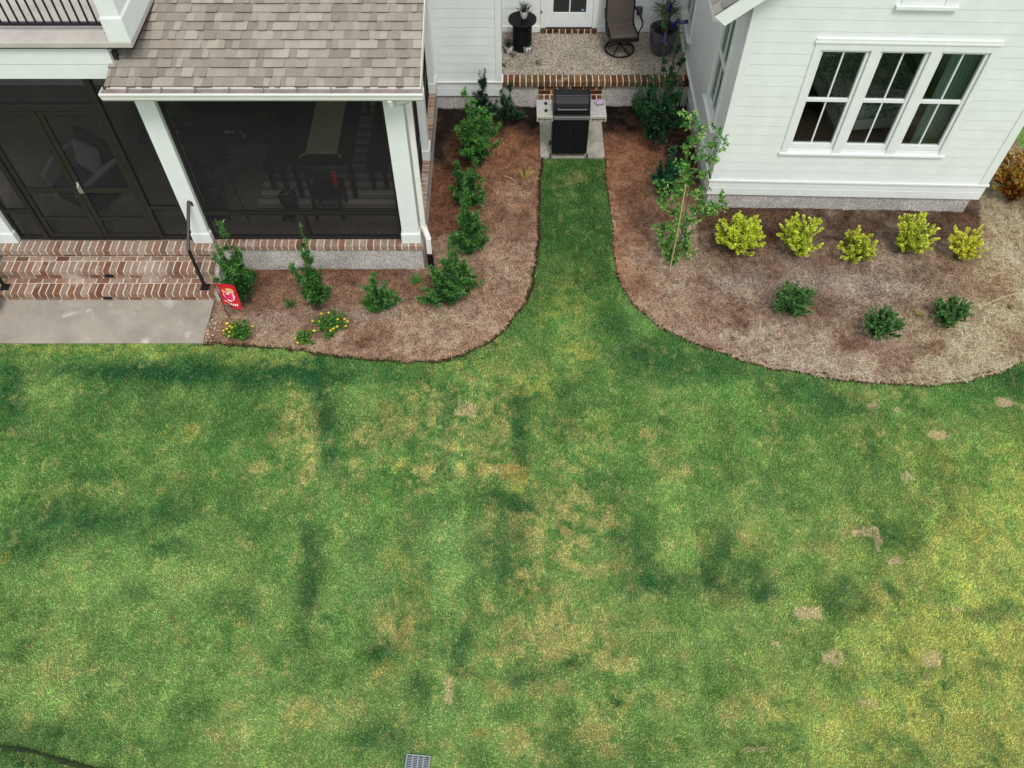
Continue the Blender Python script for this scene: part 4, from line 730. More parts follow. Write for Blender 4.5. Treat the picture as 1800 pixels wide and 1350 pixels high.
# staked young tree
def PY(u, v, y):
    a, b = (u - 900) / F, (675 - v) / F; t = y / (ST + b * CT); return np.array([a * t, y, CAM_H + (-CT + b * ST) * t])
def young_tree():
    x0, y0 = at(1182, 462); rg = np.random.default_rng(77); t = thing('young_tree', (x0, y0, 0), 'airy young tree with small glossy leaves beside the wing corner', 'tree'); sm = MB(); P, D, C = [], [], []
    tops = [(1218, 196, .15), (1232, 222, .0), (1262, 230, -.1), (1272, 238, -.15), (1212, 250, .1), (1200, 284, .05), (1210, 306, .1), (1240, 300, -.1), (1186, 318, -.1), (1164, 330, .1), (1234, 350, .1), (1262, 360, -.15), (1272, 352, -.2), (1178, 362, .1), (1196, 376, -.1), (1218, 382, .1), (1158, 396, .1), (1182, 408, -.1), (1206, 412, .1), (1164, 432, 0), (1190, 444, -.1), (1176, 456, .1), (1212, 440, .1)]
    o = np.array([x0, y0, 0])
    for k, (u, v, dy) in enumerate(tops):
        tip = PY(u, v, y0 + dy) - o; tip[2] = max(tip[2], .12); base = np.array([rg.normal(0, .04), rg.normal(0, .04), 0]); mid = base + (tip - base) * [.35, .35, .55] + rg.normal(0, .03, 3); ts = np.linspace(0, 1, 10)[:, None]; B = (1 - ts) ** 2 * base + 2 * ts * (1 - ts) * mid + ts ** 2 * tip
        if k in (1, 6, 10, 15, 20): sm.tube([tuple(q) for q in B], .009, 5, None, .003)
        else: sm.tube([tuple(q) for q in B[6:]], .003, 4, None, .002)
        for j in range(11):
            q = (1 - (tt := rg.uniform(.74, 1.0))) ** 2 * base + 2 * tt * (1 - tt) * mid + tt ** 2 * tip; d = unit(rg.normal(0, 1, 3) + [0, 0, .5]); L = rg.uniform(.06, .20); sm.tube([tuple(q), tuple(q + d * L)], .002, 3); m_ = rg.integers(12, 26)
            P.append(q + np.outer(rg.uniform(.1, 1, m_) * L, d)); D.append(unit(d * .6 + rg.normal(0, .7, (m_, 3)))); C.append(np.clip(rg.normal(.5 + .2 * rg.normal(), .25, m_), 0, 1))
    P = np.vstack(P); D = np.vstack(D); c = np.concatenate(C)[:, None]; P[:, 2] = np.maximum(P[:, 2], .04); n = len(P)
    a_, b_, c_ = lin((36, 96, 34)), lin((84, 148, 58)), lin((158, 192, 100)); col = np.where(c < .5, a_ + (b_ - a_) * c * 2, b_ + (c_ - b_) * (c - .5) * 2)
    leafmesh(P, D, rg.uniform(.035, .07, n), rg.uniform(.018, .03, n), col, 'foliage', t); sm.build('stems', BARK, t)
young_tree()
p = at(1177, 476); stake = MB(); stake.tube([(0, 0, -.02), (-.01, .0, .8), (-.04, .02, 1.72)], .011, 8); o = stake.build('bamboo_stake', CANE, smooth=True); o.location = (p[0], p[1], 0); tag(o, 'pale bamboo stake standing in the young tree', 'stake')
# chartreuse shrubs
gy = 'yellow green shrubs in a row under the triple window'
ys = dict(cat='shrub', dens=2.4, size=1.1, dark=(74, 104, 20), mid=(168, 190, 40), light=(230, 236, 92), ll=.034, lw=.017)
for (u, v, h, r_, lab, up_, sd, kw) in ((1291, 441, .72, .36, 'dense rounded lime green shrub, leftmost under the triple window', .45, 31, dict(mid=(166, 190, 34), nb=84, lpb=190, dark=(90, 120, 24))), (1397, 449, .74, .36, 'wide spiky yellow shrub second from the left of its row', .6, 32, dict(nb=40, lpb=120)),
        (1497, 454, .50, .30, 'smallest rounded yellow green shrub in the middle of the row', .5, 33, dict(nb=30, lpb=120, mid=(160, 174, 52))), (1583, 446, .68, .33, 'lopsided yellow green shrub leaning right, fourth in the row', .6, 34, dict(nb=32, lpb=120, lean=(.25, .12), mid=(168, 184, 50))),
        (1678, 456, .66, .30, 'brightest lemon yellow shrub with upright fingers, rightmost in the row', .7, 35, dict(nb=28, lpb=110, light=(242, 236, 100), mid=(200, 204, 52)))):
    x, y = at(u, v); shrub('golden_shrub', x, y, h, r_, lab, group=gy, upr=up_, seed=sd, **{**ys, **kw})
gs_ = 'small dark green shrubs in the front of the right bed'
for (u, v, h, r_, lab, sd) in ((1388, 548, .50, .29, 'small dark round shrub, leftmost of three in front of the yellow row', 41), (1540, 588, .50, .27, 'small dark round shrub nearest the lawn, middle of three', 42), (1660, 568, .46, .26, 'small green shrub with paler right side, rightmost of three', 43)):
    x, y = at(u, v); shrub('boxwood_shrub', x, y, h, r_, lab, 'shrub', gs_, (16, 48, 22), (44, 96, 44), (112, 156, 82), nb=76, lpb=210, size=1.15, ll=.026, lw=.016, upr=.55, seed=sd)
x, y = at(1775, 352); shrub('copper_shrub', x, y, 1.0, .58, 'red and bronze leaved shrub beyond the right corner of the wing', 'shrub', None, (76, 40, 18), (168, 88, 36), (164, 160, 60), nb=60, lpb=200, ll=.04, lw=.022, upr=.6, seed=50)
gf = 'green plants with yellow flowers at the lawn edge'
x, y = at(422, 592); shrub('flowering_plant', x, y, .30, .23, 'bushy plant dotted with yellow flowers below the red flag', 'plant', gf, (20, 62, 24), (52, 108, 42), (110, 158, 66), nb=26, lpb=70, ll=.035, lw=.018, flowers=.42, seed=60)
x, y = at(585, 582); shrub('flowering_plant', x, y, .30, .27, 'wider plant full of yellow flowers in the middle of the left bed', 'plant', gf, (20, 62, 24), (52, 108, 42), (110, 158, 66), nb=34, lpb=70, ll=.035, lw=.018, flowers=.5, seed=61)
x, y = at(538, 600); shrub('flowering_plant', x, y, .14, .17, 'low trailing plant with few yellow flowers, left of the wider flowering plant', 'plant', gf, (20, 62, 24), (60, 116, 46), (120, 160, 70), nb=14, lpb=60, ll=.035, lw=.018, flowers=.25, seed=62)
def tuft(u, v, label, cols, n, L, seed, name='grass_tuft', cat='grass tuft', z=0.02, w_=.006):
    x, y = at(u, v); rg = np.random.default_rng(seed); t = thing(name, (x, y, 0), label, cat); P = np.zeros((n, 3)) + [0, 0, z] + rg.normal(0, .012, (n, 3)) * [1, 1, 0]
    D = unit(rg.normal(0, .6, (n, 3)) * [1, 1, .3] + [0, 0, .9]); leafmesh(P, D, rg.uniform(.6, 1.2, n) * L, np.full(n, w_), lin(cols)[None] * rg.uniform(.7, 1.3, (n, 1)), 'blades', t); return t
tuft(922, 317, 'yellow tipped strap leaved tuft in the left side bed near the grass path', (176, 168, 84), 16, .26, 70, w_=.014)
tuft(1300, 548, 'little olive weed tuft left of the small dark shrubs', (130, 120, 62), 60, .11, 71)
tuft(1772, 545, 'dry olive grass tuft by the right edge of the photo', (140, 130, 70), 70, .14, 72)
tuft(1612, 558, 'small yellowing sprig left of the rightmost dark shrub', (150, 150, 70), 50, .12, 73)
tuft(1252, 592, 'tiny green weed at the tip of the right bed', (70, 110, 50), 30, .06, 74)
tuft(1287, 598, 'tiny green weed right of another near the lawn edge', (70, 110, 50), 30, .06, 75)
tuft(512, 540, 'small light green sprig between the first two porch shrubs', (70, 124, 56), 60, .16, 76, w_=.012)
tuft(735, 500, 'light green sprig left of the broad corner shrub', (80, 140, 60), 70, .17, 77, w_=.014)
tuft(496, 470, 'small feathery sprig against the pebbly porch base', (40, 90, 50), 80, .22, 78, w_=.012)
# sticks
m = MB(); a = Vector(G(1722, 540, .05)); b_ = Vector(G(1800, 512, .06)); m.tube([a, (a + b_) / 2 + Vector((0, .03, 0)), b_], .010, 6, None, .006); tag(m.build('stick', CANE), 'pale fallen stick lying on the right bed', 'stick')
m = MB(); a = Vector(G(884, 308, .05)); b_ = Vector(G(911, 322, .06)); m.tube([a, (a + b_) / 2 + Vector((0, 0, .02)), b_], .007, 6, None, .004); tag(m.build('fallen_leaf_blade', CANE), 'pale strap leaf lying beside the yellow tuft', 'leaf')
# oyster shells by the slab
for k, (u, v) in enumerate(((373, 563), (369, 570), (372, 576), (366, 582), (365, 588), (368, 593), (363, 599), (378, 577), (374, 590), (379, 568), (371, 600))):
    m = MB(); q = G(u, v, .045); s = .010 + .010 * random.random(); m.lathe([(s * .4, 0), (s, .006), (s * .7, .012), (s * .15, .015)], (0, 0, 0), 7); o = m.build('shell', mat('shell', (.62, .6, .55), .7) if k == 0 else bpy.data.materials['shell']); o.location = q; o.rotation_euler = (random.uniform(-.5, .5), random.uniform(-.5, .5), random.random() * 6); o.scale = (1.3, .8, 1)
    tag(o, 'bleached oyster shell beside the concrete walk', 'shell', 'white shells beside the concrete walk')

# ================================================================ GARDEN THINGS
# grill
gr = thing('grill', (.98, 11.66, .035), 'black gas grill with steel side shelves on a concrete pad', 'grill')
def GP(mb, name, m_, par=None, **k): return mb.build(name, m_, par or gr, **k)
m = MB(); m.box(-.30, .30, -.20, .19, .10, .80); m.box(-.285, .285, -.212, -.201, .12, .77); m.box(-.31, .31, -.21, .2, .80, .835); GP(m, 'cabinet', BLACK, bevel=.006)
m = MB(); m.box(-.006, .006, -.2125, -.2122, .13, .76); m.tube([(-.06, -.23, .62), (-.06, -.23, .74)], .008); m.tube([(.06, -.23, .62), (.06, -.23, .74)], .008); GP(m, 'door_handles', IRON)
m = MB(); m.box(-.30, .30, -.22, .20, .836, .92); GP(m, 'firebox', BLACK, bevel=.01)
m = MB(); m.prism([(-.205, .921), (-.215, 1.0), (-.17, 1.10), (-.07, 1.17), (.10, 1.175), (.18, 1.10), (.19, .921)], 'x', -.275, .275); lid = GP(m, 'lid', BLACK, bevel=.012)
m = MB()
for s in (-1, 1): m.prism([(-.215, .915), (-.225, 1.0), (-.178, 1.11), (-.07, 1.185), (.105, 1.19), (.19, 1.11), (.2, .915)], 'x', s * .278, s * .298)
m.build('lid_end', IRON, lid, bevel=.006)
m = MB(); m.tube([(-.24, -.265, 1.045), (.24, -.265, 1.045)], .013, 10); m.tube([(-.22, -.265, 1.045), (-.22, -.19, 1.04)], .009); m.tube([(.22, -.265, 1.045), (.22, -.19, 1.04)], .009); m.box(-.27, .27, -.085, -.075, 1.17, 1.183); m.build('lid_handle', mat('grey_metal', (.13, .13, .135), .35, .6), lid)
m = MB(); m.box(-.30, .30, -.262, -.213, .835, .895); GP(m, 'front_rail', mat('grey_trim', (.20, .20, .20), .4, .5), bevel=.01)
for s, nm in ((-1, 'shelf'), (1, 'shelf')):
    x0, x1 = (-.575, -.305) if s < 0 else (.305, .575)
    m = MB(); m.box(x0, x1, -.22, .22, .865, .885); sh = GP(m, nm, STEEL, bevel=.006)
    m = MB(); m.box(x0, x1, -.235, -.222, .79, .883); m.build('shelf_front', mat('shelf_front', tuple(lin((190, 188, 172), .8)), .5, .2, noise=.2, nscale=30) if s < 0 else bpy.data.materials['shelf_front'], sh, bevel=.003)
    m = MB()
    for k in range(5): m.box(x0 + .03 + k * .045, x0 + .06 + k * .045, -.2385, -.2355, .815 + .01 * (k % 2), .845)
    m.build('tool_slots', BLACK, sh)
    if s < 0:
        for q in (-.10, .09): m = MB(); m.lathe([(.028, .0), (.026, .018), (.012, .022), (.01, .03)], (-.42, q + .02, .885), 12); m.build('knob', BLACK, sh, smooth=True)
for x in (-.315, .315):
    for y in (-.19, .17):
        m = MB(); a = MB(); m.tube([(x - .014, y, .035), (x + .014, y, .035)], .034, 14); m.box(x - .012, x + .012, y - .012, y + .012, .05, .09); GP(m, 'caster', mat('caster', (.03, .03, .03), .6) if 'caster' not in bpy.data.materials else bpy.data.materials['caster'])
# dish towel on the right shelf
cm = bpy.data.materials.new('checked_cloth'); cm.use_nodes = True; n = cm.node_tree.nodes; l = cm.node_tree.links; tc = n.new('ShaderNodeTexCoord'); ck = n.new('ShaderNodeTexChecker'); ck.inputs['Scale'].default_value = 45; ck.inputs[1].default_value = (.50, .44, .56, 1); ck.inputs[2].default_value = (.16, .06, .18, 1); l.new(tc.outputs['Object'], ck.inputs[0]); l.new(ck.outputs[0], n['Principled BSDF'].inputs['Base Color']); n['Principled BSDF'].inputs['Roughness'].default_value = .9
m = MB(); rg = np.random.default_rng(5); P = []; nn = 12
for j in range(nn):
    for i in range(nn):
        a, b_ = i / (nn - 1) - .5, j / (nn - 1) - .5; q = 1 - .35 * (a * a + b_ * b_); P.append((a * .17 * q, b_ * .15 * q, .005 + .022 * max(0, .5 - math.hypot(a, b_)) + .012 * rg.random()))
Fq = [(j * nn + i, j * nn + i + 1, (j + 1) * nn + i + 1, (j + 1) * nn + i) for j in range(nn - 1) for i in range(nn - 1)]
m.add(P, Fq); o = m.build('dish_cloth', cm, smooth=True); o.location = (1.45, 11.80, .925); o.rotation_euler.z = .3; tag(o, 'crumpled purple checked cloth on the right grill shelf', 'cloth')
# drain grate in the lawn
m = MB(); sz = .125
dg = thing('drain_grate', (-1.01, 1.735, 0), 'grey slotted drain grate set in the lawn', 'drain grate', rz=R(-5))
m.box(-.13, .13, .118, .13, -.02, .016); m.box(-.13, .13, -.13, -.118, -.02, .016); m.box(-.13, -.118, -.118, .118, -.02, .016); m.box(.118, .13, -.118, .118, -.02, .016)
for k in range(1, 4): m.box(-.118 + k * .059 - .006, -.118 + k * .059 + .006, -.118, .118, -.01, .014)
for k in range(1, 14): m.box(-.118, .118, -.118 + k * .0169 - .0035, -.118 + k * .0169 + .0035, -.008, .012)
m.build('grate', mat('grate_grey', tuple(lin((150, 158, 164), .8)), .6), dg)
m = MB(); m.box(-.12, .12, -.12, .12, -.011, -.009); m.build('sump', mat('sump', (.01, .012, .02), .7), dg)
# garden flag
fl = thing('garden_flag', (-4.02, 7.84, 0), 'small red garden flag with a pink and white M emblem beside the concrete walk', 'flag', rz=R(-12))
fm_red = mat('red_cloth', tuple(lin((214, 26, 44), .85)), .8, noise=.15, nscale=10)
m = MB(); m.tube([(-.17, 0, 0), (-.17, 0, .55)], .006, 6); m.tube([(-.17, 0, .86), (-.17, 0, .55)], .006, 6); m.tube([(-.17, 0, .86), (.17, 0, .86)], .007, 6); m.tube([(-.17, 0, .35), (-.05, 0, .35)], .005, 6); m.build('stand', IRON, fl)
m = MB(); nx, nz = 14, 16; T = []
def fy(a, b_): return .015 * math.sin(a * 7 + b_ * 3) - .05 * (1 - b_) * (.3 + a)
for j in range(nz + 1):
    for i in range(nx + 1):
        a, b_ = i / nx, j / nz; T.append((-.15 + .30 * a, fy(a, b_), .40 + .445 * b_))
m.add(T, [(j * (nx + 1) + i, j * (nx + 1) + i + 1, (j + 1) * (nx + 1) + i + 1, (j + 1) * (nx + 1) + i) for j in range(nz) for i in range(nx)]); m.build('banner', fm_red, fl, smooth=True)
def decal(polys, name, m_, off):
    m = MB()
    for P_ in polys:
        for s in (-1,):
            vs = [(-.15 + .30 * a, fy(a, b_) - off, .40 + .445 * b_) for a, b_ in P_]; m.add(vs, [tuple(range(len(vs)))])
    return m.build(name, m_, fl)
def Mshape(x0, x1, z0, z1, t):
    c = (x0 + x1) / 2; return [[(x0, z0), (x0 + t, z0), (x0 + t, z1), (x0, z1)], [(x1 - t, z0), (x1, z0), (x1, z1), (x1 - t, z1)], [(x0 + t, z1), (x0, z1), (c - t * .6, z0 + .08), (c, z0 + .0), (c, z0 + .12)], [(x1 - t, z1), (x1, z1), (c + t * .6, z0 + .08), (c, z0 + .0), (c, z0 + .12)]]
def ell(cx, cz, rx, rz, n=20): return [(cx + rx * math.cos(k * 2 * math.pi / n), cz + rz * math.sin(k * 2 * math.pi / n)) for k in range(n)]
decal([ell(.52, .70, .30, .13)], 'tan_badge', mat('tan_print', tuple(lin((214, 170, 120))), .8), .006)
decal([ell(.52, .50, .30, .20)], 'pale_badge', mat('pale_print', tuple(lin((236, 200, 200))), .8), .009)
decal(Mshape(.32, .72, .36, .66, .11), 'letter', mat('pink_print', tuple(lin((226, 40, 110))), .8), .012)
decal([[(.14 + k * .095, .13), (.14 + k * .095 + .065, .13), (.14 + k * .095 + .065, .21), (.14 + k * .095, .21)] for k in range(8)], 'lettering', mat('white_print', (.75, .7, .7), .8), .006)
# clay pot at the left end of the slab
t = thing('clay_pot', (-7.78, 8.0, .03), 'brown clay pot cut off by the left edge of the photo beside the steps', 'pot')
m = MB(); m.lathe([(.10, 0), (.15, .16), (.185, .25), (.20, .25), (.20, .29), (.17, .29), (.16, .26), (.01, .26)], n=24); m.build('pot', mat('terracotta', tuple(lin((150, 98, 62), .8)), .8, noise=.3), t, smooth=True)
P = np.zeros((160, 3)) + [0, 0, .28]; P[:, :2] += RNG.normal(0, .05, (160, 2)); D = unit(RNG.normal(0, .6, (160, 3)) + [0, 0, .9]); leafmesh(P, D, RNG.uniform(.1, .26, 160), np.full(160, .03), lin((16, 30, 22))[None] * RNG.uniform(.6, 1.4, (160, 1)), 'foliage', t)

# rear porch: round table with plants, swivel chair, big pot, bottle tree
FP = .60
t = thing('side_table', (.185, 13.85, FP), 'round black slatted metal side table left of the rear door', 'side table')
m = MB(); m.lathe([(.255, .545), (.255, .57), (.235, .575), (.225, .56), (.225, .545)], n=36); 
for k in range(11): 
    x = -.21 + k * .042; hw = math.sqrt(max(.0, .235 ** 2 - x * x)); m.box(x - .014, x + .014, -hw, hw, .553, .566)
m.build('table_top', BLACK, t, smooth=False)
m = MB(); m.lathe([(.165, .0), (.172, .0), (.172, .03), (.165, .03)], n=28); m.lathe([(.165, .5), (.172, .5), (.172, .545), (.165, .545)], n=28); m.lathe([(.15, .02), (.15, .53)], n=20)
for k in range(22): a = k * 2 * math.pi / 22; m.obox((math.cos(a) * .166, math.sin(a) * .166, .27), (.012, .026, .5), (0, 0, a))
m.build('slatted_base', BLACK, t)
WPOT = mat('white_ceramic', (.62, .62, .60), .4, noise=.05)
def spiky(x, y, z, label, seed, n=90, L=.17, pr_=.075, col=(18, 42, 28)):
    t = thing('potted_plant', (x, y, z), label, 'potted plant', 'spiky plants in white pots around the side table'); m = MB(); m.lathe([(pr_ * .7, 0), (pr_, .05), (pr_ * 1.05, .11), (pr_ * .95, .115), (pr_ * .9, .1), (.01, .1)], n=20); m.build('pot', WPOT, t, smooth=True)
    m = MB()
    for k in range(9): a = k * 2 * math.pi / 9; m.tube([(math.cos(a) * pr_ * .74, math.sin(a) * pr_ * .74, .005), (math.cos(a) * pr_ * 1.06, math.sin(a) * pr_ * 1.06, .06), (math.cos(a) * pr_ * 1.1, math.sin(a) * pr_ * 1.1, .12)], .0045, 5)
    m.build('wire_holder', IRON, t)
    rg = np.random.default_rng(seed); P = np.zeros((n, 3)) + [0, 0, .10] + rg.normal(0, .02, (n, 3)); D = unit(rg.normal(0, .7, (n, 3)) + [0, .25, .75]); leafmesh(P, D, rg.uniform(.6, 1.2, n) * L, np.full(n, .011), lin(col)[None] * rg.uniform(.6, 1.6, (n, 1)), 'foliage', t)
spiky(.215, 13.87, FP + .577, 'spiky dark plant in a white pot standing on the round table', 1, 120, .19, .07)
spiky(-.055, 13.70, FP, 'spiky plant in a white pot on the floor left of the table', 2, 100, .22)
spiky(.285, 13.70, FP, 'spiky plant in a white pot on the floor right of the table', 3, 60, .17)
for k, (u, v, lab) in enumerate(((902, 98, 'small dark green sprig on the porch floor below the white pots'), (944, 112, 'small green sprig on the pebble floor toward the brick edging'), (886, 115, 'tiny dark sprig by the white corner board'))):
    p = G(u, v, FP); t = thing('fallen_sprig', (p[0], p[1], FP), lab, 'sprig'); n = 26; P = RNG.normal(0, .03, (n, 3)) * [1, 1, .1] + [0, 0, .01]; D = unit(RNG.normal(0, 1, (n, 3)) * [1, 1, .4] + [0, 0, .3]); leafmesh(P, D, RNG.uniform(.03, .07, n), np.full(n, .014), lin((34, 66, 34))[None] * RNG.uniform(.6, 1.5, (n, 1)), 'foliage', t)
# swivel chair
t = thing('swivel_chair', (1.965, 13.79, FP), 'brown sling swivel patio chair right of the rear door', 'chair', rz=R(6))
SLING = mat('brown_sling', tuple(lin((92, 84, 76), .75)), .75, noise=.15, nscale=60); CF = mat('bronze_frame', (.022, .018, .016), .4, .4, .4)
m = MB(); ring = [(.265 * math.cos(k * math.pi / 16), .265 * math.sin(k * math.pi / 16), .02) for k in range(33)]; m.tube(ring, .019, 8); 
for k in range(5): a = k * 2 * math.pi / 5 + .3; m.tube([(math.cos(a) * .26, math.sin(a) * .26, .025), (math.cos(a) * .12, math.sin(a) * .12, .07), (0, 0, .12)], .013, 8)
m.tube([(0, 0, .10), (0, 0, .32)], .03, 10); m.build('swivel_base', CF, t, smooth=True)
m = MB(); pr_ = [(-.27, .40), (-.20, .425), (0, .40), (.17, .375), (.22, .38)]
m.prism(pr_ + [(a, z - .012) for a, z in reversed(pr_)], 'x', -.235, .235); m.build('seat', SLING, t)
m = MB(); pb = [(.20, .40), (.24, .60), (.29, .85), (.36, 1.10)]; m.prism(pb + [(a + .014, z) for a, z in reversed(pb)], 'x', -.235, .235); m.build('backrest', SLING, t)
for s in (-1, 1):
    m = MB(); m.tube([(s * .25, -.29, .33), (s * .25, -.28, .40), (s * .25, -.20, .425), (s * .25, 0, .395), (s * .25, .19, .39), (s * .25, .25, .60), (s * .25, .30, .85), (s * .25, .37, 1.12)], .019, 8); m.tube([(s * .25, -.28, .36), (s * .25, .1, .30), (s * .25, .2, .38)], .014, 8); m.build('side_frame', CF, t, smooth=True)
    m = MB(); m.tube([(s * .26, -.20, .42), (s * .31, -.24, .60), (s * .315, -.18, .64), (s * .31, .02, .65), (s * .27, .26, .66)], .02, 8); m.build('armrest', CF, t, smooth=True)
m = MB(); m.box(-.24, .24, .36, .385, 1.10, 1.13); m.build('crossbar', CF, t, bevel=.008)
m = MB(); m.box(-.25, .25, -.30, -.27, .33, .41); m.build('crossbar', CF, t, bevel=.008)
# big glazed pot with palm
t = thing('planter', (2.72, 13.72, FP), 'large dark glazed round planter with a thin palm beside the right wing', 'planter')
GLZ = mat('purple_grey_glaze', tuple(lin((84, 78, 88), .8)), .25, 0, .5, noise=.4, nscale=5)
m = MB(); m.lathe([(.15, 0), (.19, .06), (.235, .22), (.245, .36), (.235, .41), (.262, .43), (.262, .47), (.235, .475), (.22, .45), (.21, .40), (.01, .40)], n=40); m.build('pot', GLZ, t, smooth=True)
m = MB(); m.lathe([(.21, .395), (.1, .41), (.01, .415)], n=24); m.build('potting_soil', mat('potting_soil', (.012, .01, .008), .95, noise=.4), t)
m = MB(); tips = []
for k in range(7): a = k * .9; p1 = (math.cos(a) * .05, math.sin(a) * .05, .42); p2 = (math.cos(a) * .10, math.sin(a) * .10, .80); m.tube([p1, (p1[0] * 1.1, p1[1] * 1.1, .6), p2], .010, 6); tips.append(p2)
m.build('stems', mat('palm_stem', tuple(lin((110, 104, 70), .7)), .7, noise=.3), t)
P = []; D = []
for q in tips:
    for k in range(34): P.append(Vector(q) * 1.0); d = Vector((random.gauss(0, .8), random.gauss(0, .8), random.uniform(-.3, .8))); D.append(d.normalized())
leafmesh(np.array(P), np.array(D), RNG.uniform(.16, .34, len(P)), np.full(len(P), .012), lin((72, 88, 54))[None] * RNG.uniform(.5, 1.5, (len(P), 1)), 'fronds', t)
# bottle tree stuck in the planter
BLU = mat('cobalt_glass', (.02, .012, .16), .08, 0, .6)
t = thing('bottle_tree', (2.78, 13.66, FP + .41), 'black metal bottle tree with cobalt blue glass bottles in the planter', 'bottle tree')
m = MB(); m.tube([(0, 0, -.02), (0, 0, .42)], .008, 6); m.tube([(0, 0, .1), (.10, 0, .2), (.15, 0, .24)], .006, 6); m.tube([(0, 0, .2), (-.03, .02, .34), (-.03, .02, .42)], .006, 6); m.tube([(0, 0, .14), (-.05, -.1, .16)], .006, 6); m.build('branch_frame', IRON, t)
def bottle(p, d, parent):
    m = MB(); m.lathe([(.033, 0), (.035, .01), (.035, .13), (.028, .155), (.014, .18), (.013, .23), (.016, .235), (.01, .24)], (0, 0, -.24), 16); o = m.build('bottle', BLU, parent, smooth=True); o.location = p; o.rotation_euler = Vector(d).to_track_quat('Z', 'Y').to_euler()
bottle((.09, 0, .19), (-.95, .05, -.15), t); bottle((.02, -.02, .08), (-.5, .1, -.8), t); bottle((-.03, .02, .33), (0, .1, -1), t); bottle((-.05, -.12, .14), (.1, .35, .25), t)
# faucet and hose on the wing wall
t = thing('hose_bib', (3.13, 12.78, .62), 'black outdoor tap with a splitter on the court side wall of the wing', 'tap')
m = MB(); m.tube([(0, 0, .02), (-.07, 0, .02), (-.09, 0, -.02)], .014, 8); m.obox((-.06, 0, .05), (.05, .015, .04)); m.build('tap', BLACK, t)
m = MB(); m.tube([(-.09, -.02, -.02), (-.1, -.06, -.05)], .016, 8); m.tube([(-.09, .02, -.02), (-.1, .07, -.05)], .016, 8); m.obox((-.1, 0, -.02), (.04, .09, .03)); m.build('splitter', IRON, t)
m = MB(); hp = [(3.03, 12.72, .58), (2.99, 12.66, .50), (2.99, 12.62, .25), (2.97, 12.58, .08)]
for k in range(60): a = k * .42; rr = .20 - .0012 * k; hp.append((2.90 + rr * math.cos(a), 12.35 + rr * .8 * math.sin(a), .06 + .0016 * k))
m.tube(hp, .011, 6); tag(m.build('garden_hose', BLACK, smooth=True), 'black garden hose coiled on the soil below the wall tap', 'hose')

# ================================================================ INSIDE THE SCREENED PORCH
rug = MB(); rm = bpy.data.materials.new('striped_rug'); rm.use_nodes = True; n = rm.node_tree.nodes; l = rm.node_tree.links; tc = n.new('ShaderNodeTexCoord'); sp = n.new('ShaderNodeSeparateXYZ'); l.new(tc.outputs['Object'], sp.inputs[0])
def mth(op, a, b_=None):
    q = n.new('ShaderNodeMath'); q.operation = op
    if isinstance(a, (int, float)): q.inputs[0].default_value = a
    else: l.new(a, q.inputs[0])
    if b_ is not None: q.inputs[1].default_value = b_
    return q.outputs[0]
f1 = mth('FRACT', mth('DIVIDE', sp.outputs[1], .205)); inband = mth('LESS_THAN', f1, .5); f2 = mth('FRACT', mth('MULTIPLY', f1, 6.)); st2 = mth('LESS_THAN', f2, .5)
q = n.new('ShaderNodeMath'); q.operation = 'MULTIPLY'; l.new(inband, q.inputs[0]); l.new(st2, q.inputs[1]); mxr = n.new('ShaderNodeMix'); mxr.data_type = 'RGBA'; l.new(q.outputs[0], mxr.inputs[0]); mxr.inputs[6].default_value = (.50, .46, .42, 1); mxr.inputs[7].default_value = (.03, .03, .035, 1); l.new(mxr.outputs[2], n['Principled BSDF'].inputs['Base Color'])
rug.box(-2.15 / 2, 2.15 / 2, 0, 3.0, 0, .012); o = rug.build('rug', rm); o.location = (-2.88, 9.66, FZ + .001); tag(o, 'pale rug with groups of three black stripes on the porch floor', 'rug')
def slab_table(name, loc, sx, sy, h, th, label, cat, m_, group=None, leg=.07):
    t = thing(name, loc, label, cat, group); m = MB(); m.box(-sx / 2, sx / 2, -sy / 2, sy / 2, h - th, h); m.build('top' if 'bench' not in name else 'seat', m_, t, bevel=.006)
    for a in (-1, 1):
        for b_ in (-1, 1): m = MB(); cx, cy = a * (sx / 2 - leg), b_ * (sy / 2 - leg - .05); m.box(cx - leg / 2, cx + leg / 2, cy - leg / 2, cy + leg / 2, 0, h - th - .001); m.build('leg', m_, t, bevel=.004)
    m = MB(); m.box(-sx / 2 + leg, sx / 2 - leg, -sy / 2 + .2, -sy / 2 + .24, h - th - .08, h - th - .002); m.box(-sx / 2 + leg, sx / 2 - leg, sy / 2 - .24, sy / 2 - .2, h - th - .08, h - th - .002); m.build('apron', m_, t); return t
slab_table('dining_table', (-2.87, 10.95, FZ + .013), .98, 2.3, .76, .05, 'long dark dining table on the striped rug', 'table', WOODD)
slab_table('bench', (-3.66, 10.95, FZ + .013), .34, 1.9, .46, .045, 'dark bench along the left side of the dining table', 'bench', WOODD, 'benches at the dining table')
slab_table('bench', (-2.08, 10.95, FZ + .013), .34, 1.9, .46, .045, 'dark bench along the right side of the dining table', 'bench', WOODD, 'benches at the dining table')
m = MB(); RN = mat('woven_runner', tuple(lin((226, 216, 180), 1.0)), .9, noise=.45, nscale=45, bump=.6, bscale=120)
m.box(-.235, .235, -1.0, 1.18, 0, .006); m.box(-.235, .235, -1.006, -1.0, -.12, .006)
t = thing('table_runner', (-2.87, 11.02, FZ + .775), 'tan woven runner with tassels lying along the dining table', 'table runner'); m.build('runner', RN, t)
for s in (-1, 1): m = MB(); [m.tube([(s * .225, -1.0, .0), (s * (.255 + .02 * k), -1.02 - .012 * k, .01), (s * (.28 + .015 * k), -1.05 - .03 * k, .004)], .007, 5) for k in range(3)]; m.build('tassel', RN, t)
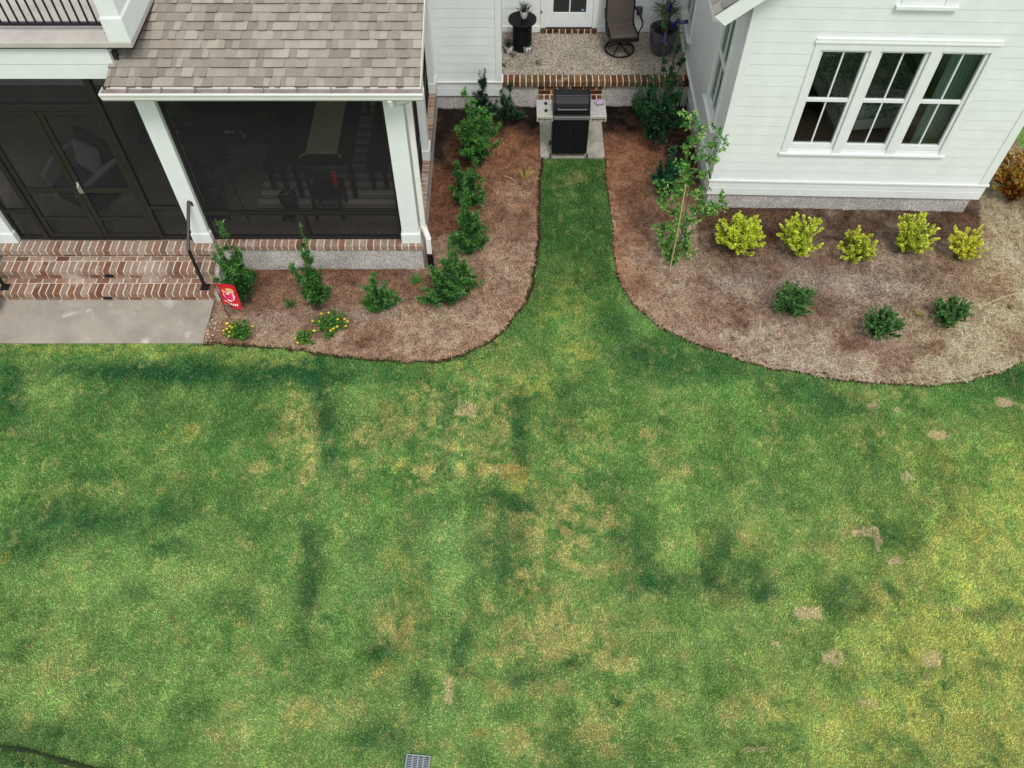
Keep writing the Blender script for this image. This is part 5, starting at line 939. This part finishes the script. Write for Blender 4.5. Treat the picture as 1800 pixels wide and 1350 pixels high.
def xchair(x, y, rz, label, cloth=False):
    t = thing('dining_chair', (x, y, FZ + .013), label, 'chair', rz=rz); 
    m = MB(); m.box(-.22, .22, -.22, .22, .43, .47); m.build('seat', WOODD, t, bevel=.008)
    for a in (-1, 1):
        for b_ in (-1, 1): m = MB(); m.box(a * .2 - .02, a * .2 + .02, b_ * .2 - .02, b_ * .2 + .02, 0, .43 if b_ > 0 else .43); m.build('leg', WOODD, t)
    m = MB(); m.box(-.22, -.18, -.22, -.18, .47, .98); m.box(.18, .22, -.22, -.18, .47, .98); m.box(-.18, .18, -.215, -.185, .86, .97); m.box(-.18, .18, -.215, -.185, .66, .72); m.build('backrest', WOODD, t, bevel=.006)
    m = MB(); m.box(-.18, .18, -.205, -.19, .2, .235); m.build('stretcher', WOODD, t)
xchair(-2.78, 9.60, 0, 'dark ladder backed chair at the near end of the dining table')
m = MB(); rg = np.random.default_rng(3); m.prism([(-.025, -.0), (.025, 0), (.035, -.22), (.012, -.33), (-.03, -.24)], 'y', -.012, .012); o = m.build('red_cloth', mat('red_fabric', tuple(lin((200, 40, 36))), .9), bevel=.006); o.location = (-2.58, 9.385, FZ + .99); tag(o, 'red cloth hanging from the dining chair back', 'cloth')
# game board and balls
slab_table('game_table', (-5.05, 11.34, FZ), 2.25, .36, .10, .05, 'long low dark green game board on the left half of the porch floor', 'game board', mat('board_green', (.012, .022, .020), .6), leg=.06)
bm_ = mat('pale_ball', (.5, .5, .46), .5)
for k, (u, v) in enumerate(((313, 232), (397, 232), (402, 232), (409, 232), (424, 232), (428, 236), (430, 240))):
    p = G(u, v, FZ + .13); m = MB(); pr2 = [(.001, -.03)] + [(.03 * math.cos(a), .03 * math.sin(a)) for a in np.linspace(-1.4, 1.4, 9)] + [(.001, .03)]; m.lathe(pr2, n=14); o = m.build('ball', bm_, smooth=True); o.location = (p[0], p[1], FZ + .13)
    tag(o, 'lone pale ball at the left of the game board' if k == 0 else 'pale ball in the loose cluster at the right of the game board', 'ball', None if k == 0 else 'pale balls clustered on the game board')
# potted yucca, tripod, little fire pit, lounge chair
t = thing('yucca_plant', (-4.52, 9.42, FZ), 'dark yucca with three spiky heads in a round pot behind the porch column', 'potted plant')
m = MB(); m.lathe([(.12, 0), (.17, .18), (.18, .3), (.16, .3), (.15, .27), (.01, .27)], n=24); m.build('pot', mat('dark_pot', (.05, .05, .055), .5), t, smooth=True)
m = MB(); HD = [(.0, .1, 1.05), (.22, .35, .95), (.02, -.08, .72)]
for q in HD: m.tube([(q[0] * .2, q[1] * .2, .25), (q[0] * .7, q[1] * .7, q[2] * .6), q], .018, 7)
m.build('trunk', BARK, t)
P = []; D = []
for q in HD:
    for k in range(110): d = Vector((random.gauss(0, 1), random.gauss(0, 1), random.gauss(.15, .8))).normalized(); P.append(q); D.append(d)
leafmesh(np.array(P, float), np.array(D), RNG.uniform(.2, .36, len(P)), np.full(len(P), .022), lin((14, 26, 22))[None] * RNG.uniform(.6, 1.6, (len(P), 1)), 'leaves', t)
t = thing('tripod', (-4.2, 9.75, FZ), 'thin black tripod standing beside the yucca', 'tripod')
ap = Vector((-.15, .1, 1.15))
for k, (u, v) in enumerate(((440, 392), (405, 388), (372, 330))):
    p = Vector(G(u, v, FZ)) - Vector((-4.2, 9.75, FZ)); m = MB(); m.tube([tuple(ap), tuple(ap.lerp(p, .55)), tuple(p)], .010, 6); m.obox(tuple(ap.lerp(p, .6)), (.04, .04, .05)); m.build('leg', IRON, t)
m = MB(); m.obox(tuple(ap + Vector((0, 0, .03))), (.07, .09, .07)); m.build('head', IRON, t, bevel=.01)
t = thing('camp_stove', (-3.42, 9.62, FZ + .013), 'small dark cast stove with a silver grate on the rug by the front screen', 'stove')
m = MB(); m.lathe([(.10, .0), (.12, .02), (.10, .06), (.05, .1), (.05, .16), (.13, .2), (.14, .3), (.10, .34), (.01, .34)], n=18); m.build('body', IRON, t, smooth=True)
m = MB(); m.tube([(-.04, -.04, .345), (.05, .03, .35)], .008); m.tube([(-.02, .05, .345), (.03, -.06, .35)], .008); m.build('grate', STEEL, t)
m = MB(); m.box(-.09, .09, -.26, -.16, 0, .06); m.build('ash_tray', IRON, t, bevel=.01); m = MB(); m.box(-.04, .04, -.268, -.261, .025, .045); m.build('handle', STEEL, t)
t = thing('lounge_chair', (-6.55, 9.95, FZ), 'dark rounded lounge chair with grey cushions behind the left screen door', 'lounge chair', rz=R(-35))
GC = mat('grey_cushion', tuple(lin((150, 154, 160), 1.)), .9, noise=.1)
m = MB(); m.box(-.40, .40, -.38, .38, .12, .30); m.box(-.40, .40, .30, .42, .30, .95); m.build('frame', WOODD, t, bevel=.03)
m = MB(); m.box(-.33, .33, -.36, .28, .305, .42); m.build('seat_cushion', mat('charcoal_cushion', (.05, .052, .06), .9), t, bevel=.04)
m = MB(); m.obox((0, .18, .66), (.52, .13, .42), (-.25, 0, 0)); m.build('pillow', GC, t, bevel=.04)
for s in (-1, 1):
    m = MB(); m.tube([(s * .42, .38, .66), (s * .44, .1, .66), (s * .44, -.2, .60), (s * .40, -.42, .48)], .045, 8); m.tube([(s * .42, -.36, .0), (s * .42, -.36, .5)], .03, 8); m.build('armrest', GC, t, smooth=True)
t = thing('sofa', (-4.6, 12.25, FZ), 'dark sofa against the rear wall of the screened porch', 'sofa')
m = MB(); m.box(-.9, .9, -.38, .38, .1, .42); m.box(-.9, .9, .26, .4, .42, .85); m.build('frame', WOODD, t, bevel=.03)
for x in (-.45, .45): m = MB(); m.box(x - .42, x + .42, -.36, .24, .425, .54); m.build('cushion', bpy.data.materials['charcoal_cushion'], t, bevel=.04)
